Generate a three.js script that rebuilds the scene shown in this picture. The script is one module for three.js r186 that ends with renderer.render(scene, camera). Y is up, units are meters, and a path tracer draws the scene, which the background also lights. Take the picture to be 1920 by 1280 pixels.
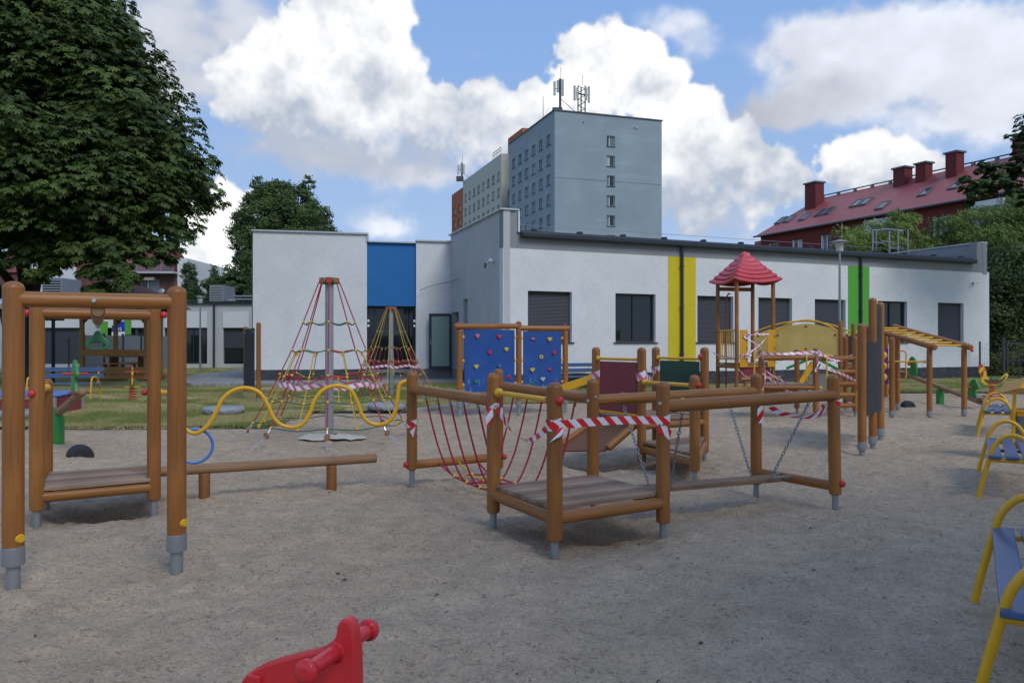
import * as THREE from 'three';
import { RoundedBoxGeometry } from 'three/addons/geometries/RoundedBoxGeometry.js';
import { mergeGeometries } from 'three/addons/utils/BufferGeometryUtils.js';

// ---------------------------------------------------------------- camera, sky, sun, exposure
// Positions are written (x to the right, y up, d metres away from the photographer); three.js z = -d.
const EYE = 1.6;
const scene = new THREE.Scene();
const camera = new THREE.PerspectiveCamera(46.2, 1024 / 682, 0.1, 2000);
camera.position.set(0, EYE, 0);
camera.lookAt(0, EYE + 0.002, -1);
const renderer = new THREE.WebGLRenderer({ antialias: true });
renderer.toneMapping = THREE.LinearToneMapping;
renderer.toneMappingExposure = 1.14;
renderer.shadowMap.enabled = true;

const sun = new THREE.DirectionalLight(new THREE.Color(1, 0.965, 0.88), 1.5);
sun.position.set(30, 52, 24);          // high, behind a cloud, over the photographer's right shoulder
sun.target.position.set(0, 0, -20);
sun.castShadow = true; sun.shadow.radius = 45;
Object.assign(sun.shadow.camera, { left: -60, right: 60, top: 60, bottom: -60, near: 1, far: 260 });
sun.shadow.mapSize.set(2048, 2048);
scene.add(sun, sun.target);

function mulberry(a) { return () => { a |= 0; a = a + 0x6D2B79F5 | 0; let t = Math.imul(a ^ a >>> 15, 1 | a); t = t + Math.imul(t ^ t >>> 7, 61 | t) ^ t; return ((t ^ t >>> 14) >>> 0) / 4294967296; }; }
const clamp = (x, a = 0, b = 1) => Math.min(b, Math.max(a, x));
const smooth = (a, b, x) => { const t = clamp((x - a) / (b - a)); return t * t * (3 - 2 * t); };
const lerp = (a, b, t) => a + (b - a) * t;
// value noise on a hashed lattice; a period makes it tile
const HT = new Float32Array(65536); { const r = mulberry(77); for (let i = 0; i < 65536; i++) HT[i] = r(); }
const hash2 = (x, y) => HT[(Math.imul(x, 374761) ^ Math.imul(y, 668265) ^ Math.imul(x ^ (y << 3), 9301)) & 65535];
function noise(x, y, px = 0, py = 0) {
  let i = Math.floor(x), j = Math.floor(y); const fx = x - i, fy = y - j, u = fx * fx * (3 - 2 * fx), v = fy * fy * (3 - 2 * fy);
  let i1 = i + 1, j1 = j + 1;
  if (px) { i = ((i % px) + px) % px; i1 = ((i1 % px) + px) % px; }
  if (py) { j = ((j % py) + py) % py; j1 = ((j1 % py) + py) % py; }
  const a = hash2(i, j), b = hash2(i1, j), c = hash2(i, j1), d = hash2(i1, j1);
  return a + (b - a) * u + (c - a) * v + (a - b - c + d) * u * v;
}
function fbm(x, y, oct, px = 0, py = 0) { let s = 0, a = 0.5, n = 0; for (let o = 0; o < oct; o++) { s += a * noise(x + o * 17, y + o * 29, px, py); n += a; a *= 0.5; x *= 2; y *= 2; px *= 2; py *= 2; } return s / n; }

function makeSky() {
  const W = 4096, H = 2048, D = W / 360, R0 = Math.floor(H / 2 - 2 * D), RN = H - R0;
  const top = new Float32Array(W * RN).fill(-1e9), nx = new Float32Array(W * RN), ny = new Float32Array(W * RN), sh = new Float32Array(W * RN), th = new Float32Array(W * RN);
  const rnd = mulberry(5);
  function ball(az, el, r, z, base, high) {
    const ce = Math.cos(el * Math.PI / 180), cx = (0.25 + az / 360) * W, cy = (el + 90) * D - R0, rx = r * D / ce, ry = r * D, s = clamp((el - base) / high);
    for (let y = Math.max(0, Math.ceil(cy - ry)); y <= Math.min(RN - 1, cy + ry); y++) {
      const dy = (y - cy) / ry;
      for (let x = Math.ceil(cx - rx); x <= cx + rx; x++) {
        const dx = (x - cx) / rx, q = 1 - dx * dx - dy * dy; if (q <= 0) continue;
        const k = y * W + ((x % W) + W) % W, zz = Math.sqrt(q), h = z + r * zz;
        th[k] += zz * Math.min(1.2, r);
        if (h > top[k]) { top[k] = h; nx[k] = dx; ny[k] = dy; sh[k] = clamp((el + dy * r - base) / high); }
      }
    }
  }
  function grow(az, el, r, base, high, z = 0, level = 0) {
    ball(az, el, r, z, base, high);
    if (level > 1 || r < 0.22) return;
    const n = level === 0 ? 13 : level === 1 ? 7 : 4;
    for (let i = 0; i < n; i++) {
      const t = rnd() * Math.PI * 2, q = 0.55 + 0.5 * rnd(), ez = Math.sqrt(Math.max(0, 1 - q * q)) * 0.8;
      const down = Math.sin(t) < -0.2; if (down && level === 0 && rnd() < 0.6) continue;
      grow(az + Math.cos(t) * q * r / Math.cos(el * Math.PI / 180), el + Math.sin(t) * q * r, r * (0.34 + 0.22 * rnd()), base, high, z + ez * r, level + 1);
    }
  }
  // cumulus heaps as [azimuth, elevation, radius] in degrees
  const heaps = [
    [11.8, 9.5, [[-19.5,17.0,1.62],[-17.7,17.5,1.82],[-15.6,20.0,2.02],[-16.3,16.6,2.2],[-13.9,20.5,1.85],[-12.0,21.6,2.24],[-9.3,21.9,1.88],[-10.2,19.7,2.26],[-13.5,18.2,2.79],[-11.3,17.0,2.81],[-9.1,17.8,2.64],[-7.4,16.6,1.82],[-17.7,15.5,1.82],[-14.9,14.7,2.29],[-11.7,14.5,2.47],[-8.3,14.7,2.34],[-6.1,14.4,2.2],[-3.8,14.4,2.1],[-1.1,15.4,1.99],[1.0,16.2,1.6],[-2.5,16.6,1.37],[0.0,13.9,1.83],[-4.4,15.8,1.6]]],
    [6.5, 11, [[5.3,19.3,1.6],[7.6,19.5,1.59],[9.3,19.2,1.43],[6.5,17.2,2.35],[10.2,17.4,1.95],[12.4,16.2,1.57],[13.3,15.4,1.34],[3.8,16.9,1.37],[11.3,13.8,2.47],[13.9,12.3,2.45],[16.3,11.8,2.02],[18.4,11.3,1.45],[17.0,10.0,1.75],[12.4,9.9,2.46],[14.6,8.7,2.14],[19.5,10.4,0.94],[10.9,11.4,2.18]]],
    [9, 3.6, [[22.1,11.9,0.99],[23.4,12.2,1.09],[25.0,12.2,1.18],[26.3,11.7,1.06],[27.5,11.2,0.88],[24.4,10.9,1.5],[26.3,10.4,1.3],[22.5,10.7,1.16]]],
    [1, 8, [[-19.8,9.8,0.93],[-19.1,8.8,1.37],[-20.5,7.3,1.72],[-19.5,6.0,1.73],[-21.0,4.2,2.07]]],
  ];
  // the same kind of heaps all round the horizon
  for (let i = 0; i < 22; i++) {
    const a0 = 40 + i * 12.9 + rnd() * 7, e0 = 5 + rnd() * 34, wide = 4 + rnd() * 7, tall = 3 + rnd() * 5, list = [];
    for (let k = 0; k < 16; k++) { const u = rnd() * 2 - 1; list.push([a0 + u * wide / Math.cos(e0 * Math.PI / 180), e0 + (rnd() ** 1.3) * tall * (1 - u * u * 0.8), 1.2 + rnd() * 1.5]); }
    heaps.push([e0 - 1.5, tall + 3, list]);
  }
  for (const [base, high, list] of heaps) for (const [a, e, r] of list) grow(a, e, r, base, high);
  const veils = [[-21.1,20.1,6.06,4.2,0.8,0.72],[-24.1,15.9,3.14,3.44,0.55,0.66],[-2.3,20.0,1.91,0.95,0.3,0.9],[10.4,21.4,2.25,1.34,0.5,0.9],[13.1,20.4,1.67,2.1,0.5,0.85],[19.1,19.2,3.61,1.72,0.5,0.8],[23.1,19.2,4.57,2.29,0.8,0.85],[27.5,16.7,6.1,3.44,0.85,0.92],[30.7,14.4,3.61,3.06,0.75,0.85],[21.8,16.1,3.55,1.72,0.6,0.6],[17.4,15.1,3.83,1.3,0.8,0.55],[-13.5,12.9,6.31,1.6,0.75,0.58],[-6.1,11.9,5.7,1.38,0.55,0.7],[-9.8,8.8,4.52,1.91,0.4,0.85],[-8.7,7.8,1.89,0.84,0.5,1],[30.7,18.3,2.63,1.91,0.6,0.95],[15.3,7.9,4.42,1.91,0.55,0.75]];
  for (let i = 0; i < 60; i++) veils.push([36 + i * 4.8 + rnd() * 6, 8 + rnd() * 50, 3 + rnd() * 7, 1.5 + rnd() * 3.5, 0.4 + rnd() * 0.4, 0.6 + rnd() * 0.35]);
  for (let i = 0; i < 26; i++) veils.push([-36 + rnd() * 72, 27 + rnd() * 34, 4 + rnd() * 7, 2 + rnd() * 3.5, 0.4 + rnd() * 0.4, 0.65 + rnd() * 0.3]);
  const va = new Float32Array(W * RN), vb = new Float32Array(W * RN);
  for (const [az, el, rx, ry, amp, br] of veils) {
    const ce = Math.cos(el * Math.PI / 180), cx = (0.25 + az / 360) * W, cy = (el + 90) * D - R0, sx = rx * D / ce, sy = ry * D;
    for (let y = Math.max(0, Math.floor(cy - sy * 2)); y < Math.min(RN, cy + sy * 2); y++) for (let x = Math.floor(cx - sx * 2); x < cx + sx * 2; x++) {
      const q = ((x - cx) / sx) ** 2 + ((y - cy) / sy) ** 2; if (q > 4) continue;
      const g = amp * Math.exp(-q * 1.1), k = y * W + ((x % W) + W) % W; va[k] += g; vb[k] += g * br;
    }
  }
  // soften the creases between the balls
  function blur(a, r) {
    const b = new Float32Array(a.length), n = 2 * r + 1;
    for (let y = 0; y < RN; y++) { let s = 0; for (let x = -r; x <= r; x++) s += a[y * W + ((x + W) % W)]; for (let x = 0; x < W; x++) { b[y * W + x] = s / n; s += a[y * W + ((x + r + 1) % W)] - a[y * W + ((x - r + W) % W)]; } }
    for (let x = 0; x < W; x++) { let s = 0; for (let y = -r; y <= r; y++) s += b[clamp(y, 0, RN - 1) * W + x]; for (let y = 0; y < RN; y++) { a[y * W + x] = s / n; s += b[Math.min(RN - 1, y + r + 1) * W + x] - b[Math.max(0, y - r) * W + x]; } }
  }
  blur(nx, 5); blur(ny, 5); blur(nx, 4); blur(ny, 4); blur(sh, 8); blur(th, 3);
  const out = new Float32Array(W * H * 4);
  for (let y = 0; y < H; y++) {
    const el = (y + 0.5) / H * 180 - 90, e = Math.max(0, el);
    const t = 1 - Math.exp(-e / 19), br = lerp(0.45, 0.118, t), bg = lerp(0.575, 0.285, t), bb = lerp(0.75, 0.66, t);
    for (let x = 0; x < W; x++) {
      const k4 = (y * W + x) * 4; let r = br, g = bg, b = bb;
      if (el < -1.5) { r = 0.16; g = 0.15; b = 0.13; }
      else {
        const X = x / D, Y = el;   // degrees
        const w1 = fbm(X * 0.9, Y * 0.9, 4, 324, 0) - 0.5, w2 = fbm(X * 0.9 + 40, Y * 0.9 + 90, 4, 324, 0) - 0.5, fine = fbm(X * 3, Y * 3, 3, 1080, 0) - 0.5;
        const sx = x + (w1 * 1.1 + fine * 0.35) * D, sy = y - R0 + (w2 * 1.1 + fine * 0.3) * D;
        const ix = Math.floor(sx), iy = clamp(Math.floor(sy), 0, RN - 2), fx = sx - ix, fy = clamp(sy - iy), x0 = ((ix % W) + W) % W, x1 = (x0 + 1) % W;
        const k00 = iy * W + x0, k10 = iy * W + x1, k01 = k00 + W, k11 = k10 + W;
        const at = (a) => (a[k00] * (1 - fx) + a[k10] * fx) * (1 - fy) + (a[k01] * (1 - fx) + a[k11] * fx) * fy;
        const v = at(va);
        if (v > 0.01) {
          const n = fbm(X * 0.42, Y * 0.6, 5, 151, 0), a = smooth(0.22, 0.78, v * (0.35 + 1.25 * n)) * 0.9, c = at(vb) / v * (0.86 + 0.35 * (n - 0.4)) ;
          r = lerp(r, c * 0.92, a); g = lerp(g, c * 0.95, a); b = lerp(b, clamp(c * 1.04, 0, 1), a);
        }
        const q = at(th);
        if (q > 0.01) {
          const a0 = smooth(0.15, 1.05, q + w1 * 1.5 + fine * 1.1), px = at(nx), py = at(ny), pz = Math.sqrt(Math.max(0, 1 - px * px - py * py)), s = at(sh), a = a0 * (0.35 + 0.65 * smooth(0.0, 0.4, s + w1 * 0.6 + 0.05));
          const lam = px * 0.22 + py * 0.62 + pz * 0.5, l = clamp(0.0 + 0.74 * Math.pow(s, 0.85) + 0.62 * (lam - 0.36) + fine * 0.25 + w1 * 0.65 + (fbm(X * 0.3 + 7, Y * 0.4, 3, 108, 0) - 0.5) * 1.15);
          r = lerp(r, lerp(0.42, 0.97, l), a); g = lerp(g, lerp(0.475, 0.965, l), a); b = lerp(b, lerp(0.57, 0.96, l), a);
        }
      }
      out[k4] = r; out[k4 + 1] = g; out[k4 + 2] = b; out[k4 + 3] = 1;
    }
  }
  const t = new THREE.DataTexture(out, W, H, THREE.RGBAFormat, THREE.FloatType);
  t.mapping = THREE.EquirectangularReflectionMapping; t.magFilter = t.minFilter = THREE.LinearFilter; t.wrapS = THREE.RepeatWrapping; t.colorSpace = THREE.LinearSRGBColorSpace; t.needsUpdate = true;
  return t;
}
const sky = makeSky();
scene.background = sky; scene.environment = sky;
scene.backgroundIntensity = 1; scene.environmentIntensity = 1;

// ---------------------------------------------------------------- helpers: shapes
const V = (x, y, d) => new THREE.Vector3(x, y, -d);
const UP = new THREE.Vector3(0, 1, 0);
function geometry(pos, nor, uv, idx) {
  const g = new THREE.BufferGeometry();
  g.setAttribute('position', new THREE.Float32BufferAttribute(pos, 3));
  if (nor) g.setAttribute('normal', new THREE.Float32BufferAttribute(nor, 3));
  g.setAttribute('uv', new THREE.Float32BufferAttribute(uv, 2));
  if (idx) g.setIndex(idx);
  return g;
}
// a round section carried along a path; radii per point; uv in metres
function sweep(pts, rad, seg = 10, closed = false) {
  const n = pts.length, R = (i) => Array.isArray(rad) ? rad[i] : rad, tan = [];
  for (let i = 0; i < n; i++) {
    const a = pts[closed ? (i - 1 + n) % n : Math.max(0, i - 1)], b = pts[closed ? (i + 1) % n : Math.min(n - 1, i + 1)];
    const t = b.clone().sub(a); tan.push(t.lengthSq() > 1e-14 ? t.normalize() : (tan[i - 1] || UP).clone());
  }
  let u = new THREE.Vector3(Math.abs(tan[0].y) > 0.9 ? 1 : 0, Math.abs(tan[0].y) > 0.9 ? 0 : 1, 0); u.sub(tan[0].clone().multiplyScalar(u.dot(tan[0]))).normalize();
  const pos = [], nor = [], uv = [], idx = []; let len = 0;
  const rows = closed ? n + 1 : n;
  for (let q = 0; q < rows; q++) {
    const i = q % n;
    if (q) { len += pts[i].distanceTo(pts[(q - 1) % n]); u.sub(tan[i].clone().multiplyScalar(u.dot(tan[i]))).normalize(); }
    const w = tan[i].clone().cross(u), r = R(i);
    const i0 = closed ? (i - 1 + n) % n : Math.max(0, i - 1), i1 = closed ? (i + 1) % n : Math.min(n - 1, i + 1);
    const dl = pts[i1].distanceTo(pts[i0]) || 1, sl = -(R(i1) - R(i0)) / dl;
    for (let s = 0; s <= seg; s++) {
      const a = s / seg * Math.PI * 2, c = Math.cos(a), d = Math.sin(a);
      const nx = u.x * c + w.x * d, ny = u.y * c + w.y * d, nz = u.z * c + w.z * d;
      pos.push(pts[i].x + nx * r, pts[i].y + ny * r, pts[i].z + nz * r);
      const m = new THREE.Vector3(nx + tan[i].x * sl, ny + tan[i].y * sl, nz + tan[i].z * sl).normalize();
      nor.push(m.x, m.y, m.z); uv.push(s / seg * 2 * Math.PI * Math.max(r, 0.004), len);
    }
  }
  const st = seg + 1;
  for (let q = 0; q < rows - 1; q++) for (let s = 0; s < seg; s++) { const a = q * st + s, b = a + 1, c = a + st, d = c + 1; idx.push(a, b, c, b, d, c); }
  if (!closed) for (const e of [0, n - 1]) {
    const t = tan[e].clone().multiplyScalar(e ? 1 : -1), c0 = pos.length / 3, off = e * st;
    for (let s = 0; s <= seg; s++) { const k = (off + s) * 3; pos.push(pos[k], pos[k + 1], pos[k + 2]); nor.push(t.x, t.y, t.z); uv.push(Math.cos(s / seg * 6.283) * R(e), Math.sin(s / seg * 6.283) * R(e)); }
    pos.push(pts[e].x, pts[e].y, pts[e].z); nor.push(t.x, t.y, t.z); uv.push(0, 0);
    for (let s = 0; s < seg; s++) e ? idx.push(c0 + s, c0 + s + 1, c0 + seg + 1) : idx.push(c0 + s + 1, c0 + s, c0 + seg + 1);
  }
  return geometry(pos, nor, uv, idx);
}
const along = (a, b, t) => a.clone().lerp(b, t);
// a turned log with eased ends; dome > 0 rounds the far end
function log(a, b, r, seg = 16, dome = 0.010) {
  const L = a.distanceTo(b), p = (m) => along(a, b, m / L);
  const mid = []; const k = Math.max(2, Math.round(L / 0.5)); for (let i = 1; i < k; i++) mid.push(p(L * i / k));
  if (dome > 0.02) return sweep([a, p(0.012), ...mid, p(L - dome - 0.012), p(L - dome), p(L - dome * 0.55), p(L - dome * 0.2), b], [r - 0.012, r, ...mid.map(() => r), r, r * 0.97, r * 0.84, r * 0.6, r * 0.25], seg);
  return sweep([a, p(0.01), ...mid, p(L - 0.01), b], [r - 0.01, r, ...mid.map(() => r), r, r - 0.01], seg);
}
const rod = (a, b, r, seg = 8) => sweep([a, b], r, seg);
const curve = (pts, n, closed = false) => new THREE.CatmullRomCurve3(pts, closed, 'centripetal').getPoints(n).slice(0, closed ? n : n + 1);
const tube = (pts, r, n = 40, seg = 10, closed = false) => sweep(curve(pts, n, closed), r, seg, closed);
function boxUV(g) {
  if (g.index) g = g.toNonIndexed();
  const p = g.attributes.position, uv = new Float32Array(p.count * 2), a = new THREE.Vector3(), b = new THREE.Vector3(), c = new THREE.Vector3();
  for (let i = 0; i < p.count; i += 3) {
    a.fromBufferAttribute(p, i); b.fromBufferAttribute(p, i + 1); c.fromBufferAttribute(p, i + 2);
    const n = b.clone().sub(a).cross(c.clone().sub(a)), x = Math.abs(n.x), y = Math.abs(n.y), z = Math.abs(n.z);
    [a, b, c].forEach((v, k) => { const o = (i + k) * 2; if (x >= y && x >= z) { uv[o] = v.z; uv[o + 1] = v.y; } else if (y >= z) { uv[o] = v.z; uv[o + 1] = v.x; } else { uv[o] = v.y; uv[o + 1] = v.x; } });
  }
  g.setAttribute('uv', new THREE.BufferAttribute(uv, 2));
  return g;
}
const boxes = new Map();
function box(w, h, d, bev = 0) {
  const key = [w, h, d, bev].map((v) => v.toFixed(4)).join();
  if (!boxes.has(key)) boxes.set(key, boxUV(bev ? new RoundedBoxGeometry(w, h, d, 1, bev) : new THREE.BoxGeometry(w, h, d)));
  return boxes.get(key);
}
const M4 = () => new THREE.Matrix4();
const move = (x, y, d) => M4().makeTranslation(x, y, -d);
// matrix that lays a box's x axis from a to b, its centre between them
function span(a, b, up = UP) {
  const x = b.clone().sub(a).normalize(), z = x.clone().cross(up).normalize(), y = z.clone().cross(x);
  return M4().makeBasis(x, y, z).setPosition(along(a, b, 0.5));
}
const put = (g, m) => g.clone().applyMatrix4(m);
function extrude(points, depth, bev = 0.004, holes = [], curveSegments = 8) {
  const s = points.isShape ? points : new THREE.Shape(points.map(([x, y]) => new THREE.Vector2(x, y)));
  for (const h of holes) s.holes.push(new THREE.Path(h.map(([x, y]) => new THREE.Vector2(x, y))));
  const g = new THREE.ExtrudeGeometry(s, { depth, bevelEnabled: bev > 0, bevelSize: bev, bevelThickness: bev, bevelOffset: -bev, bevelSegments: 2, curveSegments });
  g.translate(0, 0, -depth / 2);
  return boxUV(g);
}
function smoothShape(pts, n = 6) { // closed outline through points
  const c = new THREE.CatmullRomCurve3(pts.map(([x, y]) => new THREE.Vector3(x, y, 0)), true, 'centripetal').getPoints(pts.length * n); c.pop();
  return c.map((p) => [p.x, p.y]);
}
// a flat band along points; each point may carry its own width direction
function ribbon(pts, width, dirs) {
  const pos = [], uv = [], idx = []; let len = 0;
  pts.forEach((p, i) => {
    if (i) len += p.distanceTo(pts[i - 1]);
    const d = (Array.isArray(dirs) ? dirs[i] : dirs).clone().normalize().multiplyScalar((Array.isArray(width) ? width[i] : width) / 2);
    pos.push(p.x - d.x, p.y - d.y, p.z - d.z, p.x + d.x, p.y + d.y, p.z + d.z); uv.push(len, 0, len, 1);
    if (i) { const k = i * 2; idx.push(k - 2, k, k - 1, k - 1, k, k + 1); }
  });
  const g = geometry(pos, null, uv, idx); g.computeVertexNormals(); return g;
}

// ---------------------------------------------------------------- helpers: things and parts
const taken = new Map();
function numbered(name) { const n = taken.get(name) || 0; taken.set(name, n + 1); return n ? name + '_' + String(n).padStart(3, '0') : name; }
function shade(o) { o.castShadow = true; o.receiveShadow = true; return o; }
function thing(name, label, category, [x, y, d] = [0, 0, 0], group, turn = 0) {
  const o = new THREE.Group(); o.name = numbered(name); o.position.set(x, y, -d); o.rotation.y = turn;
  o.userData = { label, category }; if (group) o.userData.group = group;
  scene.add(o); o.updateMatrixWorld(true); return o;
}
// a part whose geometry is given in place (world axes), moved by m if there is one
function part(parent, name, geo, mat, m) {
  const o = shade(new THREE.Mesh(geo, mat)); o.name = name;
  const w = m ? m.clone() : M4();
  w.premultiply(parent.matrixWorld.clone().invert()); w.decompose(o.position, o.quaternion, o.scale);
  parent.add(o); o.updateMatrixWorld(true); return o;
}
// a part whose geometry is given in the thing's own axes
function own(parent, name, geo, mat, x = 0, y = 0, z = 0, ry = 0) {
  const o = shade(new THREE.Mesh(geo, mat)); o.name = name; o.position.set(x, y, z); o.rotation.y = ry;
  parent.add(o); o.updateMatrixWorld(true); return o;
}
function single(name, label, category, geo, mat, group) {
  const o = shade(new THREE.Mesh(geo, mat)); o.name = numbered(name);
  geo.computeBoundingBox(); const c = geo.boundingBox.getCenter(new THREE.Vector3()); c.y = geo.boundingBox.min.y; geo.translate(-c.x, -c.y, -c.z); o.position.copy(c);
  o.userData = { label, category }; if (group) o.userData.group = group; scene.add(o); o.updateMatrixWorld(true); return o;
}
function structure(name, geo, mat, label) { const o = shade(new THREE.Mesh(geo, mat)); o.name = numbered(name); o.userData = { kind: 'structure' }; if (label) o.userData.label = label; scene.add(o); return o; }
function copyOf(o, label, [x, y, d], turn = 0) { const c = o.clone(); c.name = numbered(o.name.replace(/_\d{3}$/, '')); c.userData = { ...o.userData, label }; c.position.set(x, y, -d); c.rotation.y = turn; scene.add(c); c.updateMatrixWorld(true); return c; }

// ---------------------------------------------------------------- materials
function tex(w, h, fn, rx = 1, ry = 1, srgb = true) {
  const a = new Uint8Array(w * h * 4);
  for (let y = 0; y < h; y++) for (let x = 0; x < w; x++) { const c = fn(x / w, y / h), k = (y * w + x) * 4; if (typeof c === 'number') a[k] = a[k + 1] = a[k + 2] = clamp(c) * 255; else { a[k] = clamp(c[0]) * 255; a[k + 1] = clamp(c[1]) * 255; a[k + 2] = clamp(c[2]) * 255; } a[k + 3] = 255; }
  const t = new THREE.DataTexture(a, w, h); t.wrapS = t.wrapT = THREE.RepeatWrapping; t.magFilter = THREE.LinearFilter; t.minFilter = THREE.LinearMipmapLinearFilter; t.generateMipmaps = true;
  t.repeat.set(rx, ry); if (srgb) t.colorSpace = THREE.SRGBColorSpace; t.needsUpdate = true; return t;
}
const lin = (r, g, b) => new THREE.Color().setRGB(r, g, b);
const std = (color, roughness = 0.6, more = {}) => new THREE.MeshStandardMaterial({ color, roughness, ...more });
// grain runs along v; one tile is 0.5 m by 2 m
const grainAt = (u, v) => { const s = fbm(u * 24, v * 6, 4, 24, 6), f = fbm(u * 96, v * 8, 2, 96, 8), k = fbm(u * 5, v * 5, 3, 5, 5); return 0.72 + 0.17 * s + 0.1 * f + 0.16 * (k - 0.4); };
const grain = tex(256, 512, (u, v) => { const g = grainAt(u, v); const knot = fbm(u * 40 + 9, v * 3, 3, 40, 3) > 0.775 ? 0.84 : 1; return [g * knot, g * knot * 0.985, g * knot * 0.96]; }, 2, 0.5);
const grainBump = tex(256, 512, (u, v) => grainAt(u, v), 2, 0.5, false);
const weathered = tex(256, 512, (u, v) => { const g = grainAt(u * 1, v), s = fbm(u * 40, v * 3, 3, 40, 3), p = fbm(u * 4 + 9, v * 9, 4, 4, 9); return [0.55 + 0.5 * (g - 0.5) + 0.25 * s + 0.2 * (p - 0.5), 0.54 + 0.5 * (g - 0.5) + 0.25 * s + 0.2 * (p - 0.5), 0.52 + 0.5 * (g - 0.5) + 0.26 * s + 0.22 * (p - 0.5)]; }, 2, 0.5);
const blotch = tex(512, 512, (u, v) => { const a = fbm(u * 6, v * 6, 5, 6, 6), b = fbm(u * 60, v * 60, 2, 60, 60); return 0.93 + 0.06 * (a - 0.5) + 0.05 * (b - 0.5); }, 0.25, 0.25);
const plasterBump = tex(512, 512, (u, v) => fbm(u * 90, v * 90, 3, 90, 90), 0.5, 0.5, false);
const scuff = tex(512, 512, (u, v) => { const a = fbm(u * 5, v * 5, 4, 5, 5), s = fbm(u * 90, v * 7, 3, 90, 7); return 0.86 + 0.14 * a + 0.3 * Math.max(0, s - 0.72); }, 0.7, 0.7);

const W = {
  log: std(lin(0.38, 0.152, 0.032), 0.46, { map: grain, bumpMap: grainBump, bumpScale: 0.0015 }),
  logDark: std(lin(0.30, 0.12, 0.032), 0.5, { map: grain, bumpMap: grainBump, bumpScale: 0.0015 }),
  logWorn: std(lin(0.36, 0.21, 0.115), 0.7, { map: grain, bumpMap: grainBump, bumpScale: 0.002 }),
  deck: [lin(0.36, 0.24, 0.16), lin(0.27, 0.165, 0.105), lin(0.42, 0.30, 0.215)].map((c) => std(c, 0.8, { map: weathered, bumpMap: grainBump, bumpScale: 0.002 })),
  pine: std(lin(0.62, 0.31, 0.085), 0.6, { map: grain, bumpMap: grainBump, bumpScale: 0.001 }),
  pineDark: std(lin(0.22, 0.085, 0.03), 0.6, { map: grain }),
};
const P = {
  yellow: std(lin(0.86, 0.46, 0.014), 0.34, { map: scuff }), yellowFlat: std(lin(0.72, 0.36, 0.015), 0.45, { map: scuff }), beige: std(lin(0.66, 0.48, 0.135), 0.5, { map: scuff }),
  blue: std(lin(0.022, 0.10, 0.34), 0.45, { map: scuff }), blueSeat: std(lin(0.07, 0.135, 0.285), 0.32, { map: scuff }), blueRing: std(lin(0.05, 0.2, 0.55), 0.35),
  red: std(lin(0.62, 0.03, 0.035), 0.35, { map: scuff }), redToy: std(lin(0.66, 0.028, 0.035), 0.3), maroon: std(lin(0.24, 0.03, 0.045), 0.5, { map: scuff }), redRope: std(lin(0.36, 0.018, 0.045), 0.8), yellowRope: std(lin(0.52, 0.36, 0.06), 0.8), greenRope: std(lin(0.02, 0.13, 0.075), 0.8),
  green: std(lin(0.03, 0.26, 0.05), 0.4, { map: scuff }), greenBoard: std(lin(0.018, 0.085, 0.05), 0.5, { map: scuff }), greenToy: std(lin(0.03, 0.17, 0.055), 0.38),
  steel: std(lin(0.42, 0.44, 0.46), 0.42, { metalness: 0.75, map: blotch }), galv: std(lin(0.36, 0.38, 0.40), 0.5, { metalness: 0.6, map: blotch }), chrome: std(lin(0.7, 0.7, 0.7), 0.22, { metalness: 1 }), greyPole: std(lin(0.30, 0.31, 0.33), 0.45, { map: scuff }),
  rubber: std(lin(0.018, 0.02, 0.024), 0.75, { map: blotch }), purple: std(lin(0.12, 0.02, 0.16), 0.5), brownBoard: std(lin(0.10, 0.042, 0.025), 0.6, { map: grain }), tarp: std(lin(0.33, 0.345, 0.37), 0.6, { map: blotch }), cloth: std(lin(0.5, 0.46, 0.38), 0.9, { side: THREE.DoubleSide }),
  slate: std(lin(0.055, 0.06, 0.062), 0.75, { map: tex(512, 512, (u, v) => { const s = fbm(u * 7, v * 5, 5, 7, 5), c = fbm(u * 60, v * 14, 3, 60, 14); return 0.62 + 0.5 * (s - 0.45) + 0.35 * Math.max(0, c - 0.55); }, 0.8, 0.8) }),
};
const tapeMap = tex(144, 64, (u, v) => { const t = (u + v * 0.5) % 1; return t < 0.5 ? [0.83, 0.10, 0.10] : [0.86, 0.87, 0.9]; }, 1 / 0.145, 1);
const tapePale = tex(144, 64, (u, v) => { const t = (u + v * 0.5) % 1; return t < 0.42 ? [0.82, 0.40, 0.50] : [0.88, 0.87, 0.92]; }, 1 / 0.145, 1);
P.tape = new THREE.MeshPhysicalMaterial({ color: 0xffffff, map: tapeMap, roughness: 0.35, side: THREE.DoubleSide });
P.tapePale = new THREE.MeshPhysicalMaterial({ color: 0xffffff, map: tapePale, roughness: 0.4, side: THREE.DoubleSide });
W.logs = [[1, 1, 1], [0.92, 0.9, 0.86], [1.08, 1.1, 1.12], [0.98, 0.94, 0.9]].map(([r, g, b]) => { const m = W.log.clone(); m.color.setRGB(0.38 * r, 0.152 * g, 0.032 * b); return m; });
let logTurn = 0; const anyLog = () => W.logs[(logTurn++ * 7) % 4];
const plank = (k) => W.deck[k % 3];

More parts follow.
